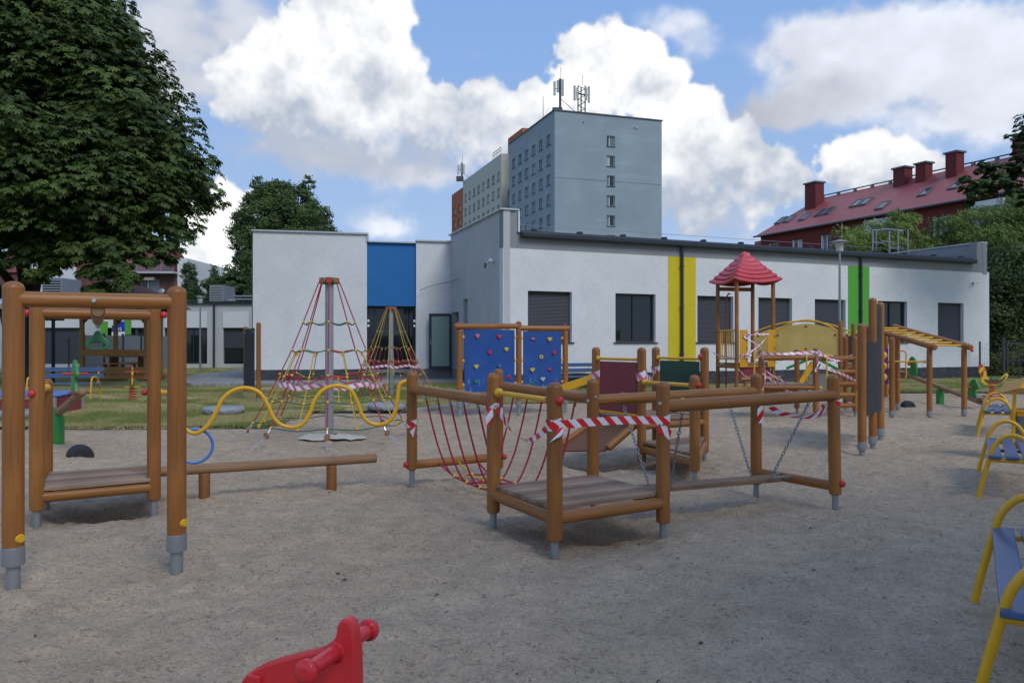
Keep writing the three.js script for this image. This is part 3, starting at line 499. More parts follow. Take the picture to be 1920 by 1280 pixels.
{ // the taller white block with the blue entrance panel
  const T = thing('kindergarten_block', 'white block with a blue panel over the glazed entrance', 'building', [-6, 0, 35]);
  const F = facade(C3, C2); part(T, 'wall', wallShape(0, F.len, FLOOR, 5.75, []), B.white, F); part(T, 'parapet_cap', box(F.len, 0.06, 0.45), B.cap, on(F, F.len / 2, 5.782, -0.14)); part(T, 'plinth', box(F.len, FLOOR, 0.1), B.mortar, on(F, F.len / 2, FLOOR / 2, -0.06));
  const E = facade(C4, C3), el = E.len; part(T, 'entrance_panel', box(el, 2.56, 0.2), B.blue, on(E, el / 2, 4.385, -0.2)); part(T, 'parapet_cap', box(el, 0.05, 0.4), B.cap, on(E, el / 2, 5.695, -0.18));
  const gw = part(T, 'entrance_glazing', ring(el, 2.55, 0.09, 0.1), B.anthracite, on(E, el / 2, FLOOR + 1.277, -0.42));
  for (const [a, b, c, d] of [[0.09, 0.3, 0.09, 2.46], [el - 0.3, el - 0.09, 0.09, 2.46], [0.36, el / 2 - 0.04, 0.09, 2.05], [el / 2 + 0.04, el - 0.36, 0.09, 2.05], [0.36, el - 0.36, 2.13, 2.46]]) part(gw, 'pane', box(b - a, d - c, 0.012), B.glass, on(E, (a + b) / 2, FLOOR + (c + d) / 2, -0.44));
  for (const x of [0.33, el / 2, el - 0.33]) part(gw, 'mullion', box(0.06, 2.37, 0.085), B.anthracite, on(E, x, FLOOR + 1.277, -0.42));
  part(gw, 'transom', box(el - 0.72, 0.08, 0.08), B.anthracite, on(E, el / 2, FLOOR + 2.09, -0.418));
  part(T, 'step', box(el, 0.12, 0.6), B.mortar, on(E, el / 2, FLOOR - 0.08, -0.2)); part(T, 'plinth', box(el, FLOOR - 0.14, 0.1), B.mortar, on(E, el / 2, (FLOOR - 0.14) / 2, -0.1));
  for (const x of [0.06, el - 0.06]) for (const y of [2.3, 2.5]) part(T, 'wall_spotlight', box(0.09, 0.1, 0.12, 0.015), B.winFrame, on(E, x, y, -0.12));
  const D = facade(C5, C4), dl = D.len; part(T, 'wall', wallShape(0, dl, FLOOR, 5.97, []), B.white, D); part(T, 'parapet_cap', box(dl + 0.1, 0.06, 0.45), B.cap, on(D, dl / 2, 6.003, -0.14)); plinth(T, D, 0, dl, 0, FLOOR);
  part(T, 'parapet_cap', box(0.08, 0.28, 0.4), B.cap, on(D, dl + 0.03, 5.83, -0.14));
  const S = facade([C5[0] - 0.225 * 0 - 2.6, C5[1] + 16], C5); part(T, 'wall', wallShape(0, S.len - 0.3, FLOOR, 5.965, []), std(lin(0.5, 0.4, 0.4), 0.9, { map: blotch }), S); part(T, 'downpipe', rod(V(0, 0.2, 0), V(0, 5.6, 0), 0.06), P.galv, on(S, S.len - 0.8, 0, 0.1)); part(T, 'plinth', box(S.len, FLOOR, 0.1), B.mortar, on(S, S.len / 2, FLOOR / 2, -0.07));
  core(T, [[-9.7, 31.9], [-6.1, 32.8], [-4.1, 33.4], [-2.9, 33.5], [-2.4, 42], [-12, 46]], 0, 5.55);
  part(T, 'cable', tube([V(-3.75, 3.74, 32.5), V(-3.2, 3.95, 32.6), V(-2.65, 4.08, 32.75), V(-2.15, 4.12, 31.6)], 0.012, 20, 5), B.anthracite);
}
{ // low grey annexe
  const T = thing('kindergarten_annexe', 'low grey building with white panels and dark glazed bays behind the path', 'building', [-24, 0, 48]);
  const F = facade([-36, 48], [-15.3, 48]), L = F.len, X = (px) => (px - 960) / 1500 * 48 + 36;
  const bays = [[X(42), X(155), 0.35, 2.5], [X(195), X(300), 0.35, 2.5], [X(308), X(388), 0.35, 2.5], [X(418), X(466), 0.35, 2.5]];
  part(T, 'wall', wallShape(0, L, 0, 4.0, bays), B.paleGrey, F);
  bays.forEach(([a, b, c, d], i) => {
    part(T, 'panel', box(b - a, 0.95, 0.05), B.white, on(F, (a + b) / 2, 3.0, 0.026));
    if (i === 0) part(T, 'roller_shutter', shutterShape(b - a, d - c), B.shutter, on(F, (a + b) / 2, (c + d) / 2, -0.15));
    else if (i === 3) { part(T, 'roller_shutter', shutterShape(b - a, 1.2), B.shutter, on(F, (a + b) / 2, d - 0.6, -0.15)); part(T, 'pane', box(b - a, 0.95, 0.02), B.glass, on(F, (a + b) / 2, c + 0.475, -0.2)); }
    else { const w = part(T, 'window', ring(b - a, d - c, 0.08, 0.08), B.anthracite, on(F, (a + b) / 2, (c + d) / 2, -0.16)); const n = 3; for (let k = 0; k < n; k++) part(w, 'pane', box((b - a - 0.16) / n - 0.06, d - c - 0.16, 0.015), B.glass, on(F, a + 0.08 + (k + 0.5) * (b - a - 0.16) / n, (c + d) / 2, -0.17)); for (let k = 1; k < n; k++) part(w, 'mullion', box(0.06, d - c - 0.16, 0.07), B.anthracite, on(F, a + 0.08 + k * (b - a - 0.16) / n, (c + d) / 2, -0.16)); }
  });
  part(T, 'stripe', box(0.42, 1.8, 0.05), B.green, on(F, X(240), 3.0, 0.08)); part(T, 'stripe', box(0.42, 2.6, 0.05), B.green, on(F, X(196), 1.6, 0.085));
  for (const x of [X(402), X(297)]) part(T, 'downpipe', rod(V(0, 0.1, 0), V(0, 3.9, 0), 0.06), B.gutter, on(F, x, 0, 0.09));
  part(T, 'gutter', box(L, 0.16, 0.2), B.gutter, on(F, L / 2, 4.03, 0.05));
  part(T, 'roof_rail', rod(V(X(420), 4.3, 0), V(X(468), 4.3, 0), 0.05), P.galv, on(F, 0, 0, -1.5)); part(T, 'roof_rail', rod(V(X(420), 4.5, 0), V(X(468), 4.5, 0), 0.05), P.galv, on(F, 0, 0, -1.5));
  core(T, [[-36, 48.35], [-15.4, 48.35], [-15.4, 58], [-36, 58]], 0, 3.95);
}
function hvac(label, px, d, w, h, y) {
  const T = thing('air_handling_unit', label, 'ventilation unit', [(px - 960) / 1500 * d, y, d], 'ventilation units on the annexe roof');
  own(T, 'casing', box(w, h, 2.2, 0.02), P.galv, 0, h / 2 + 0.15, -1.12); own(T, 'gap_shade_sheet', box(w - 0.1, h - 0.1, 0.02), B.anthracite, 0, h / 2 + 0.15, -0.008); own(T, 'grille_frame', ring(w - 0.04, h - 0.04, 0.06, 0.06), P.galv, 0, h / 2 + 0.15, 0.01);  // thin dark sheet paints the shade in the gaps between the louvres
  for (let k = 0; k < 9; k++) { const s = own(T, 'louvre', box(w - 0.16, 0.02, 0.1), B.cap, 0, 0.22 + (k + 0.5) * (h - 0.14) / 9, 0.02); s.rotation.x = 0.6; }
  for (const s of [-1, 1]) own(T, 'foot', box(0.1, 0.16, 2), P.galv, s * w * 0.4, 0.08, -1.1);
  own(T, 'pipe', sweep([V(w / 2 + 0.1, 0.3, 0.6), V(w / 2 + 0.5, 0.3, 0.6), V(w / 2 + 0.5, 0.02, 0.6)], 0.09), P.galv);
}
hvac('large silver louvred ventilation unit seen under the chestnut crown', 97, 50, 1.25, 1.55, 3.98); hvac('small silver louvred ventilation unit on the annexe roof near the white block', 405, 50, 0.85, 1.1, 3.98);
{ // old brick house behind the chestnut
  const T = thing('brick_house', 'pink brick house with red tiled roof and balcony seen under the chestnut', 'building', [-30, 0, 72]);
  const D = 68, X = (px) => (px - 960) / 1500 * D, Y = (py) => EYE + (637 - py) / 1500 * D, F = facade([X(-30), D], [X(332), D]), x0 = X(-30), L = F.len, bm = std(lin(0.27, 0.125, 0.105), 0.95, { map: tex(256, 256, (u, v) => { const r = Math.floor(v * 32), x = (u * 10 + (r % 2) * 0.5) % 1, j = x < 0.06 || (v * 32) % 1 < 0.16 ? 1.1 : 1, k = hash2(Math.floor(u * 10 + (r % 2) * 0.5) % 10, r); return (0.72 + 0.2 * (k - 0.5)) * j; }, 0.4, 0.4) });
  const wn = [[X(262), X(298), Y(545), Y(518)], [X(195), X(225), Y(545), Y(518)], [X(165), X(185), Y(560), Y(528)]].map(([a, b, c, d]) => [a - x0, b - x0, c, d]);
  part(T, 'wall', wallShape(0, L, 0, Y(507), wn), bm, F); for (const [a, b, c, d] of wn) farWindow(T, F, (a + b) / 2, (c + d) / 2, b - a, d - c, -0.2, B.winFrame, false);
  part(T, 'wall', box(4, 3.2, 0.2), B.white, on(F, X(100) - x0, Y(510) - 0.3, 0.2)).userData.label = 'white rendered front part';
  part(T, 'awning', box(1.9, 0.25, 0.5, 0.03), std(lin(0.6, 0.5, 0.45), 0.8), on(F, X(272) - x0, Y(517), 0.25));
  const b = part(T, 'balcony', box(6.2, 0.15, 0.9), B.paleGrey, on(F, X(265) - x0, Y(506), 0.45)); for (let k = 0; k < 5; k++) part(b, 'rail', box(6.2, 0.06, 0.03), P.galv, on(F, X(265) - x0, Y(503) + k * 0.17, 0.88)); for (let k = 0; k <= 6; k++) part(b, 'baluster', box(0.05, 0.85, 0.05), P.galv, on(F, X(265) - x0 - 3.08 + k * 1.02, Y(503) + 0.35, 0.86));
  const tiles = std(lin(0.40, 0.10, 0.07), 0.8, { map: tex(256, 256, (u, v) => { const k = hash2(Math.floor(u * 8), Math.floor(v * 10)), w = Math.abs(((u * 8) % 1) - 0.5), s = (v * 10) % 1; return 0.6 + 0.25 * (k - 0.5) + 0.3 * w * (s > 0.12 ? 1 : 0.4); }, 0.5, 0.5) });
  const s = new THREE.Shape([[0, 0], [9, 0], [4.5, 2.4]].map((p) => new THREE.Vector2(...p))), rg = new THREE.ExtrudeGeometry(s, { depth: L - 1.6, bevelEnabled: false }); part(T, 'roof', boxUV(rg), tiles, F.clone().multiply(M4().makeRotationY(Math.PI / 2)).multiply(M4().makeTranslation(-0.2, Y(505), 0)));
  part(T, 'gable', box(0.85, Y(478), 9), B.white, on(F, L + 0.43, Y(478) / 2, -4.5));
  const di = part(T, 'satellite_dish', new THREE.SphereGeometry(0.42, 16, 8, 0, 6.28, 0, 0.9).scale(0.8, 0.5, 0.8), P.galv, on(F, X(306) - x0, Y(541), 0.3).multiply(M4().makeRotationX(1.3))); part(di, 'arm', rod(V(0, 0, 0), V(0, 0, -0.5), 0.03), P.galv, on(F, X(306) - x0, Y(538), 0));
  core(T, [[x0 + 0.3, D + 0.35], [x0 + L - 0.1, D + 0.35], [x0 + L - 0.1, D + 9], [x0 + 0.3, D + 9]], 0, Y(507) - 0.1, 'body', bm);
}
{ // high-rise
  const T = thing('apartment_tower', 'tall grey blue apartment tower with cream and orange sections', 'building', [6, 0, 120]), H = 33.6, A = [5.87, 110], r = [0.948, 0.319], l = [-0.319, 0.948];
  const at = (p, v, t) => [p[0] + v[0] * t, p[1] + v[1] * t];
  const R = facade(A, at(A, r, 16.6)), rows = []; for (let k = 0; k < 10; k++) rows.push(H - 3.55 - k * 2.8);
  const rw = rows.map((y) => [7.9, 9.15, y - 0.75, y + 0.75]); part(T, 'wall', wallShape(0, 16.6, 0, H, rw, 0.35), B.towerGrey, R); rw.forEach(([a, b, c, d]) => farWindow(T, R, (a + b) / 2, (c + d) / 2, b - a, d - c));
  const Lf = facade(at(A, l, 19.8), A), lw = []; for (const y of rows) for (let k = 0; k < 6; k++) lw.push([1.5 + k * 3.05, 3.0 + k * 3.05, y - 0.55 - 0.75 + 0.55, y + 0.75]);
  part(T, 'wall', wallShape(0, 19.45, 0, H, lw, 0.35), B.towerGrey, Lf); lw.forEach(([a, b, c, d]) => farWindow(T, Lf, (a + b) / 2, (c + d) / 2, b - a, d - c));
  part(T, 'roof_edge', box(16.9, 0.14, 0.5), farTrim, on(R, 8.3, H + 0.07, -0.1)); part(T, 'roof_edge', box(19.8, 0.14, 0.5), farTrim, on(Lf, 9.7, H + 0.075, -0.1));
  for (const [x, y] of [[12.2, H - 1.4], [12.6, H - 1.5], [4.3, H - 1.3]]) part(T, 'vent', box(0.2, 0.2, 0.06), farTrim, on(R, x, y, 0.03));
  part(T, 'joint', box(16.6, 0.05, 0.03), farTrim, on(R, 8.3, H - 9.2, 0.005));
  const Cc = [-1.8, 135], Cl = facade(at(Cc, l, 24.8), Cc), cw = []; for (const y of rows) for (let k = 0; k < 8; k++) cw.push([1.2 + k * 3.05, 2.6 + k * 3.05, y - 0.75, y + 0.75]);
  part(T, 'wall', wallShape(0, 24.45, 0, H, cw, 0.35), B.cream, Cl).userData.label = 'cream painted section'; cw.forEach(([a, b, c, d]) => farWindow(T, Cl, (a + b) / 2, (c + d) / 2, b - a, d - c));
  part(T, 'wall', wallShape(0, 5, 0, H, [], 0.35), B.cream, facade(Cc, at(Cc, r, 5)));
  const rl = part(T, 'roof_railing', rod(V(20, H + 1.1, 0), V(24.6, H + 1.1, 0), 0.06), P.galv, Cl); for (let k = 0; k < 5; k++) part(rl, 'post', rod(V(20 + k * 1.15, H, 0), V(20 + k * 1.15, H + 1.1, 0), 0.05), P.galv, Cl); part(rl, 'rail', rod(V(20, H + 0.6, 0), V(24.6, H + 0.6, 0), 0.05), P.galv, Cl);
  const O1 = at(Cc, l, 24.85), Ol = facade(at(O1, l, 9), O1), ow = []; for (const y of rows) for (const x of [1.4, 5.4]) ow.push([x, x + 1.7, y - 2.0, y - 0.6]);
  part(T, 'wall', wallShape(0, 8.98, 0, H - 1.1, ow, 0.35), B.orange, Ol).userData.label = 'orange painted end section'; ow.forEach(([a, b, c, d]) => farWindow(T, Ol, (a + b) / 2, (c + d) / 2, b - a, d - c));
  const S0 = [1.7, 131.5], Sl = facade(at(S0, l, 7.5), S0); part(T, 'stair_tower', box(7.5, 37, 7), B.orange, on(Sl, 3.75, 18.5, -3.5)).userData.label = 'orange stair tower between the grey and cream sections';
  for (let k = 0; k < 9; k++) part(T, 'balcony', box(3.4, 1.1, 1.0), std(lin(0.06, 0.1, 0.13), 0.7), on(Sl, 4.2, H - 6.6 - k * 2.8, 0.5));
  const p2 = (v, p, t) => [p[0] + v[0] * t, p[1] + v[1] * t]; const a1 = p2(r, A, 0.4), in1 = [a1[0] + l[0] * 0.4, a1[1] + l[1] * 0.4];
  const poly = [in1, p2(r, in1, 15.8), p2(l, p2(r, in1, 15.8), 19), p2(l, in1, 19)]; core(T, poly, 0, H - 0.1, 'roof', B.towerGrey);
  const cin = [Cc[0] + r[0] * 0.4 + l[0] * 0.4, Cc[1] + r[1] * 0.4 + l[1] * 0.4]; core(T, [cin, p2(r, cin, 14), p2(l, p2(r, cin, 14), 33), p2(l, cin, 33)], 0, H - 1.6, 'roof', B.cream);
}
function mast(label, [x, y, d], h, panels, lattice) {
  const T = thing('antenna_mast', label, 'antenna', [x, y, d], 'antenna masts on the tower roofs');
  const dk = std(lin(0.07, 0.07, 0.08), 0.6), pw = std(lin(0.42, 0.44, 0.45), 0.6);
  if (lattice) { for (const [a, b] of [[-0.5, 0], [0.5, 0], [0, 0.8]]) own(T, 'leg', rod(V(a, 0, b), V(a, h, b), 0.09), dk); for (let k = 0; k < 9; k++) { const s = k % 2 ? 1 : -1; own(T, 'brace', rod(V(-0.5 * s, k * h / 9, 0), V(0.5 * s, (k + 1) * h / 9, 0), 0.05), dk); } }
  else own(T, 'pole', rod(V(0, 0, 0), V(0, h, 0), 0.17), dk);
  for (const [px, py, ph] of panels) { const p = own(T, 'antenna_panel', box(0.32, ph, 0.25, 0.05), pw, px, py, 0.2); own(T, 'bracket', rod(V(0, py, 0), V(px, py, 0), 0.06), dk); }
  own(T, 'lightning_rod', rod(V(0.1, h, 0), V(0.1, h + 1.6, 0), 0.03), dk);
  if (!lattice) own(T, 'equipment_box', box(1.4, 0.9, 0.9, 0.05), dk, -0.4, 0.45, 0); if (!lattice) own(T, 'stay', rod(V(0, h * 0.45, 0), V(2.6, 0, 0), 0.04), dk);
}
mast('tall antenna pole at the near corner of the grey tower roof', [6.75, 33.6, 112], 5.0, [[-0.8, 3.6, 2], [-0.35, 3.9, 1.7], [0.35, 3.7, 2.3]], false);
mast('lattice antenna mast along the grey tower roof edge', [9.8, 33.6, 112.5], 4.2, [[-1.0, 3.1, 2.1], [-0.6, 3.0, 1.7], [0.6, 3.0, 1.8], [1.0, 2.9, 2.3]], true);
mast('small antenna pole above the cream and orange sections', [-9.9, 33.6, 158], 3.6, [[-0.7, 2.2, 1.8], [-0.2, 2.5, 1.6], [0.4, 2.3, 2]], false);
single('lightning_mast', 'thin lightning rod on the roof behind the grey tower edge', 'mast', rod(V(4.6, 33.7, 118), V(4.6, 38, 118), 0.05), P.galv);
{ // red-roofed apartment row
  const T = thing('red_apartment_house', 'long maroon apartment house with red metal roof, chimneys and skylights', 'building', [32, 0, 72]), u = [0.403, -0.915], w = [0.915, 0.403], O = [24.9, 80], at = (s, b) => [O[0] + u[0] * s + w[0] * b, O[1] + u[1] * s + w[1] * b], L = 44, EV = 12.5, RG = 15.95, dp = 5;
  const F = facade(at(0, 0), at(L, 0)); const rough = std(lin(0.17, 0.03, 0.032), 0.9, { map: blotch }), roofM = std(lin(0.46, 0.11, 0.11), 0.5, { map: tex(256, 64, (x, y) => { const s = (x * 8) % 1; return (s < 0.1 ? 0.62 : 0.86) + 0.1 * (fbm(x * 8, y * 8, 2, 8, 8) - 0.5); }, 1 / 2.6, 1 / 2.6) });
  const win = []; [1.2, 4.4, 8.0, 11.3, 13.6, 19.5, 22.5, 27.5, 30.5, 34, 37].forEach((x) => { for (const y of [10.6, 7.6, 4.6]) win.push([x, x + 1.25, y - 0.85, y + 0.75]); });
  part(T, 'wall', wallShape(0, L, 0, EV, win, 0.35), rough, F); win.forEach(([a, b, c, d]) => { farWindow(T, F, (a + b) / 2, (c + d) / 2, b - a, d - c, -0.26, B.winFrame, false); part(T, 'reveal', box(0.1, d - c, 0.3), B.winFrame, on(F, a + 0.05, (c + d) / 2, -0.16)); });
  // roof: eaves, hipped left end, ridge
  const q = (s, b, y) => V(...[at(s, b)[0], y, at(s, b)[1]]), tri = [], uv = []; const face = (...p) => { for (let i = 1; i < p.length - 1; i++) [p[0], p[i], p[i + 1]].forEach((v) => { tri.push(v.x, v.y, v.z); uv.push(v.clone().dot(new THREE.Vector3(u[0], 0, -u[1])), v.y); }); };
  face(q(-0.4, -0.5, EV - 0.25), q(L, -0.5, EV - 0.25), q(L, dp, RG), q(2.6, dp, RG)); face(q(-0.4, 2 * dp + 0.5, EV - 0.25), q(-0.4, -0.5, EV - 0.25), q(2.6, dp, RG)); face(q(L, 2 * dp + 0.5, EV - 0.25), q(-0.4, 2 * dp + 0.5, EV - 0.25), q(2.6, dp, RG), q(L, dp, RG)); face(q(-0.4, -0.5, EV - 0.27), q(-0.4, 10.5, EV - 0.27), q(L, 10.5, EV - 0.27), q(L, -0.5, EV - 0.27));
  const rg = geometry(tri, null, uv); rg.computeVertexNormals(); const roof = part(T, 'roof', rg, roofM); roofM.side = THREE.DoubleSide;
  part(roof, 'ridge_rail', rod(q(3, dp, RG + 0.22), q(L, dp, RG + 0.22), 0.06), farTrim); for (let s = 3.2; s < L; s += 2) part(roof, 'rail_foot', box(0.3, 0.3, 0.16), farTrim, move(at(s, dp)[0], RG + 0.05, at(s, dp)[1]));
  part(roof, 'gutter', rod(q(-0.4, -0.56, EV - 0.28), q(L, -0.56, EV - 0.28), 0.09), farTrim);
  for (const [s, b, hh, ww, dd] of [[3.5, 3.6, 1.7, 1.4, 1.1], [13.0, 4.4, 1.35, 1.2, 0.95], [15.2, 4.3, 1.3, 1.0, 0.85], [18.3, 4.0, 1.5, 1.0, 0.9], [23.3, 4.8, 1.6, 1.0, 0.8]]) { const m = F.clone().multiply(M4().makeTranslation(s, 0, -b)); const c = part(roof, 'chimney', box(ww, hh + 2.2, dd), rough, m.clone().multiply(M4().makeTranslation(0, RG - 1.0 + hh / 2 - 0.6, 0))); part(c, 'chimney_cap', box(ww + 0.25, 0.14, dd + 0.25), farTrim, m.clone().multiply(M4().makeTranslation(0, RG + hh - 0.43, 0))); }
  const tilt = Math.atan2(RG - EV + 0.25, dp + 0.5), skyM = (s, k) => F.clone().multiply(M4().makeTranslation(s, EV - 0.25 + k * (RG - EV + 0.25), 0.5 - k * (dp + 0.5))).multiply(M4().makeRotationX(tilt - Math.PI / 2));
  for (const [s, k] of [[0.9, 0.42], [2.1, 0.42], [4.4, 0.38], [6.2, 0.42], [7.2, 0.42], [10, 0.5], [11, 0.5], [17.4, 0.42], [20, 0.45], [14, 0.25]]) { const f = part(roof, 'skylight', ring(0.85, 1.3, 0.1, 0.14), farTrim, skyM(s, k).multiply(M4().makeTranslation(0, 0, 0.06))); part(f, 'pane', box(0.66, 1.1, 0.03), B.farGlass, skyM(s, k).multiply(M4().makeTranslation(0, 0, 0.08))); }
  for (const [s, wd] of [[15.2, 3.0], [24.6, 2.4]]) { const b = part(T, 'bay', box(wd, EV - 0.7, 1.0), B.white, on(F, s, (EV - 0.7) / 2, 0.5)); part(b, 'pane', box(wd * 0.6, 1.7, 0.05), B.farGlass, on(F, s + 0.2, 10.5, 1.02)); }
  part(T, 'downpipe', rod(V(0, 0, 0), V(0.25, EV - 0.3, 0), 0.07), B.winFrame, on(F, 10.3, 0, 0.12));
  part(T, 'end_balcony', box(2.4, 3.6, 2), B.white, on(F, -1.3, 9.7, -3)); part(T, 'end_roof', box(3.0, 0.7, 2.6), roofM, on(F, -1.4, 11.8, -3));
  core(T, [at(0.3, 0.5), at(L - 0.3, 0.5), at(L - 0.3, 10), at(0.3, 10)], 0, EV - 0.4, 'body', rough);
}
{ // ladder cage on the wing roof
  const T = thing('roof_ladder_cage', 'galvanised ladder cage standing on the wing roof', 'ladder', [17, 5.1, 38.2]); const X = (px) => (px - 960) / 1500 * 38.2, Y = (py) => EYE + (637 - py) / 1500 * 38.2;
  const bars = [[1637, 425, 1637, 470], [1653, 422, 1653, 470], [1668, 427, 1668, 470], [1678, 424, 1678, 470], [1685, 423, 1685, 470], [1694, 423, 1694, 468], [1703, 423, 1703, 466]];
  bars.forEach(([a, b, c, d], i) => part(T, 'upright', rod(V(X(a), Y(b), 38.2 + (i % 2) * 0.5), V(X(c), Y(d) - 0.25, 38.2 + (i % 2) * 0.5), 0.035), P.galv));
  for (const [a, b, y] of [[1637, 1703, 425], [1653, 1703, 423], [1637, 1668, 448], [1653, 1685, 446], [1668, 1703, 458], [1685, 1703, 456]]) part(T, 'rail', rod(V(X(a), Y(y), 38.2), V(X(b), Y(y), 38.7), 0.035), P.galv);
}

// ---------------------------------------------------------------- playground: shared pieces
const LR = 0.058;                                           // radius of the turned logs
const G = (x, d) => sandH(x, d);
function socket(T, x, d, y0, r = 0.03) { part(T, 'ground_socket', sweep([V(x, G(x, d) - 0.15, d), V(x, y0 + 0.03, d)], r, 12), P.steel); }
// an upright log on a steel socket
function upright(T, x, d, top, { r = LR, lift = 0.13, lean = [0, 0], collar = false, mat = anyLog() } = {}) {
  const g = G(x, d), y0 = Math.max(g, -0.05) + lift, o = part(T, 'post', log(V(x, y0, d), V(x + lean[0], top, d + lean[1]), r, 20, 0.035), mat);
  if (collar) { part(o, 'collar', sweep([V(x, y0 - 0.09, d), V(x, y0 - 0.085, d), V(x, y0 + 0.03, d), V(x, y0 + 0.032, d)], [r * 0.9, r * 1.06, r * 1.06, r * 1.01], 20), P.galv); part(o, 'ground_socket', sweep([V(x, g - 0.15, d), V(x, y0 - 0.08, d)], r * 0.66, 14), P.galv); }
  else part(o, 'ground_socket', sweep([V(x, g - 0.15, d), V(x, y0 + 0.03, d)], r * 0.52, 12), P.galv);
  return o;
}
const bar = (T, a, b, r = LR * 0.92, name = 'crossbar', mat = anyLog()) => part(T, name, log(a, b, r, 16, 0.008), mat);
const boltGeo = (() => { const g = new THREE.SphereGeometry(0.034, 14, 10); g.scale(1, 1, 0.8); return g; })();
const capBolt = (T, x, y, d, m = P.red) => part(T, 'bolt_cap', boltGeo, m, move(x, y, d));
const screwGeo = (() => { const g = new THREE.CylinderGeometry(0.013, 0.016, 0.012, 10); g.rotateX(Math.PI / 2); return g; })();
const screw = (T, x, y, d) => part(T, 'screw_head', screwGeo, P.chrome, move(x, y, d));
// deck planks across a four-cornered frame a-b-c-d (a-b near edge, d-c far edge); planks run along a-b
function deck(T, a, b, c, d, n, y, th = 0.032, gap = 0.009) {
  const mk = (p, q) => V(p[0], y, p[1]);
  for (let k = 0; k < n; k++) {
    const t0 = k / n, t1 = (k + 1) / n, L = along(mk(a), mk(d), (t0 + t1) / 2), R = along(mk(b), mk(c), (t0 + t1) / 2), w = (along(mk(a), mk(d), t1).distanceTo(along(mk(a), mk(d), t0)) + along(mk(b), mk(c), t1).distanceTo(along(mk(b), mk(c), t0))) / 2 - gap;
    part(T, 'plank', box(Number(L.distanceTo(R).toFixed(3)), th, Number(w.toFixed(3)), 0.004), plank(k * 7 + (n % 5)), span(L, R).multiply(M4().makeTranslation(0, -th / 2 + (k % 3 - 1) * 0.001, 0)));
  }
}
function yellowBar(T, a, b, r = 0.022, name = 'handrail') {
  const o = part(T, name, sweep([a, b], r, 12), P.yellow), n = b.clone().sub(a).normalize();
  for (const [p, s] of [[a, 1], [b, -1]]) part(o, 'flange', sweep([p.clone(), p.clone().addScaledVector(n, s * 0.015), p.clone().addScaledVector(n, s * 0.035), p.clone().addScaledVector(n, s * 0.05)], [r * 1.9, r * 1.9, r * 1.4, r], 14), P.yellow);
  return o;
}
function chainShape(a, b, link = 0.05, wire = 0.0044) {
  const L = a.distanceTo(b), n = Math.max(3, Math.round(L / (link * 0.72))), out = [], t = b.clone().sub(a).normalize(), q = new THREE.Quaternion().setFromUnitVectors(UP, t);
  const pts = []; for (let k = 0; k < 12; k++) { const u = k / 12 * Math.PI * 2; pts.push(new THREE.Vector3(Math.cos(u) * link * 0.26, Math.sin(u) * link * 0.5 * (1), 0)); }
  const lg = sweep(pts, wire, 5, true);
  for (let k = 0; k < n; k++) { const m = M4().compose(along(a, b, (k + 0.5) / n), q.clone().multiply(new THREE.Quaternion().setFromAxisAngle(UP, k % 2 ? Math.PI / 2 : 0)), new THREE.Vector3(1, 1, 1)); out.push(put(lg, m)); }
  return mergeGeometries(out);
}
const logGroup = 'log climbing frames on the sand';

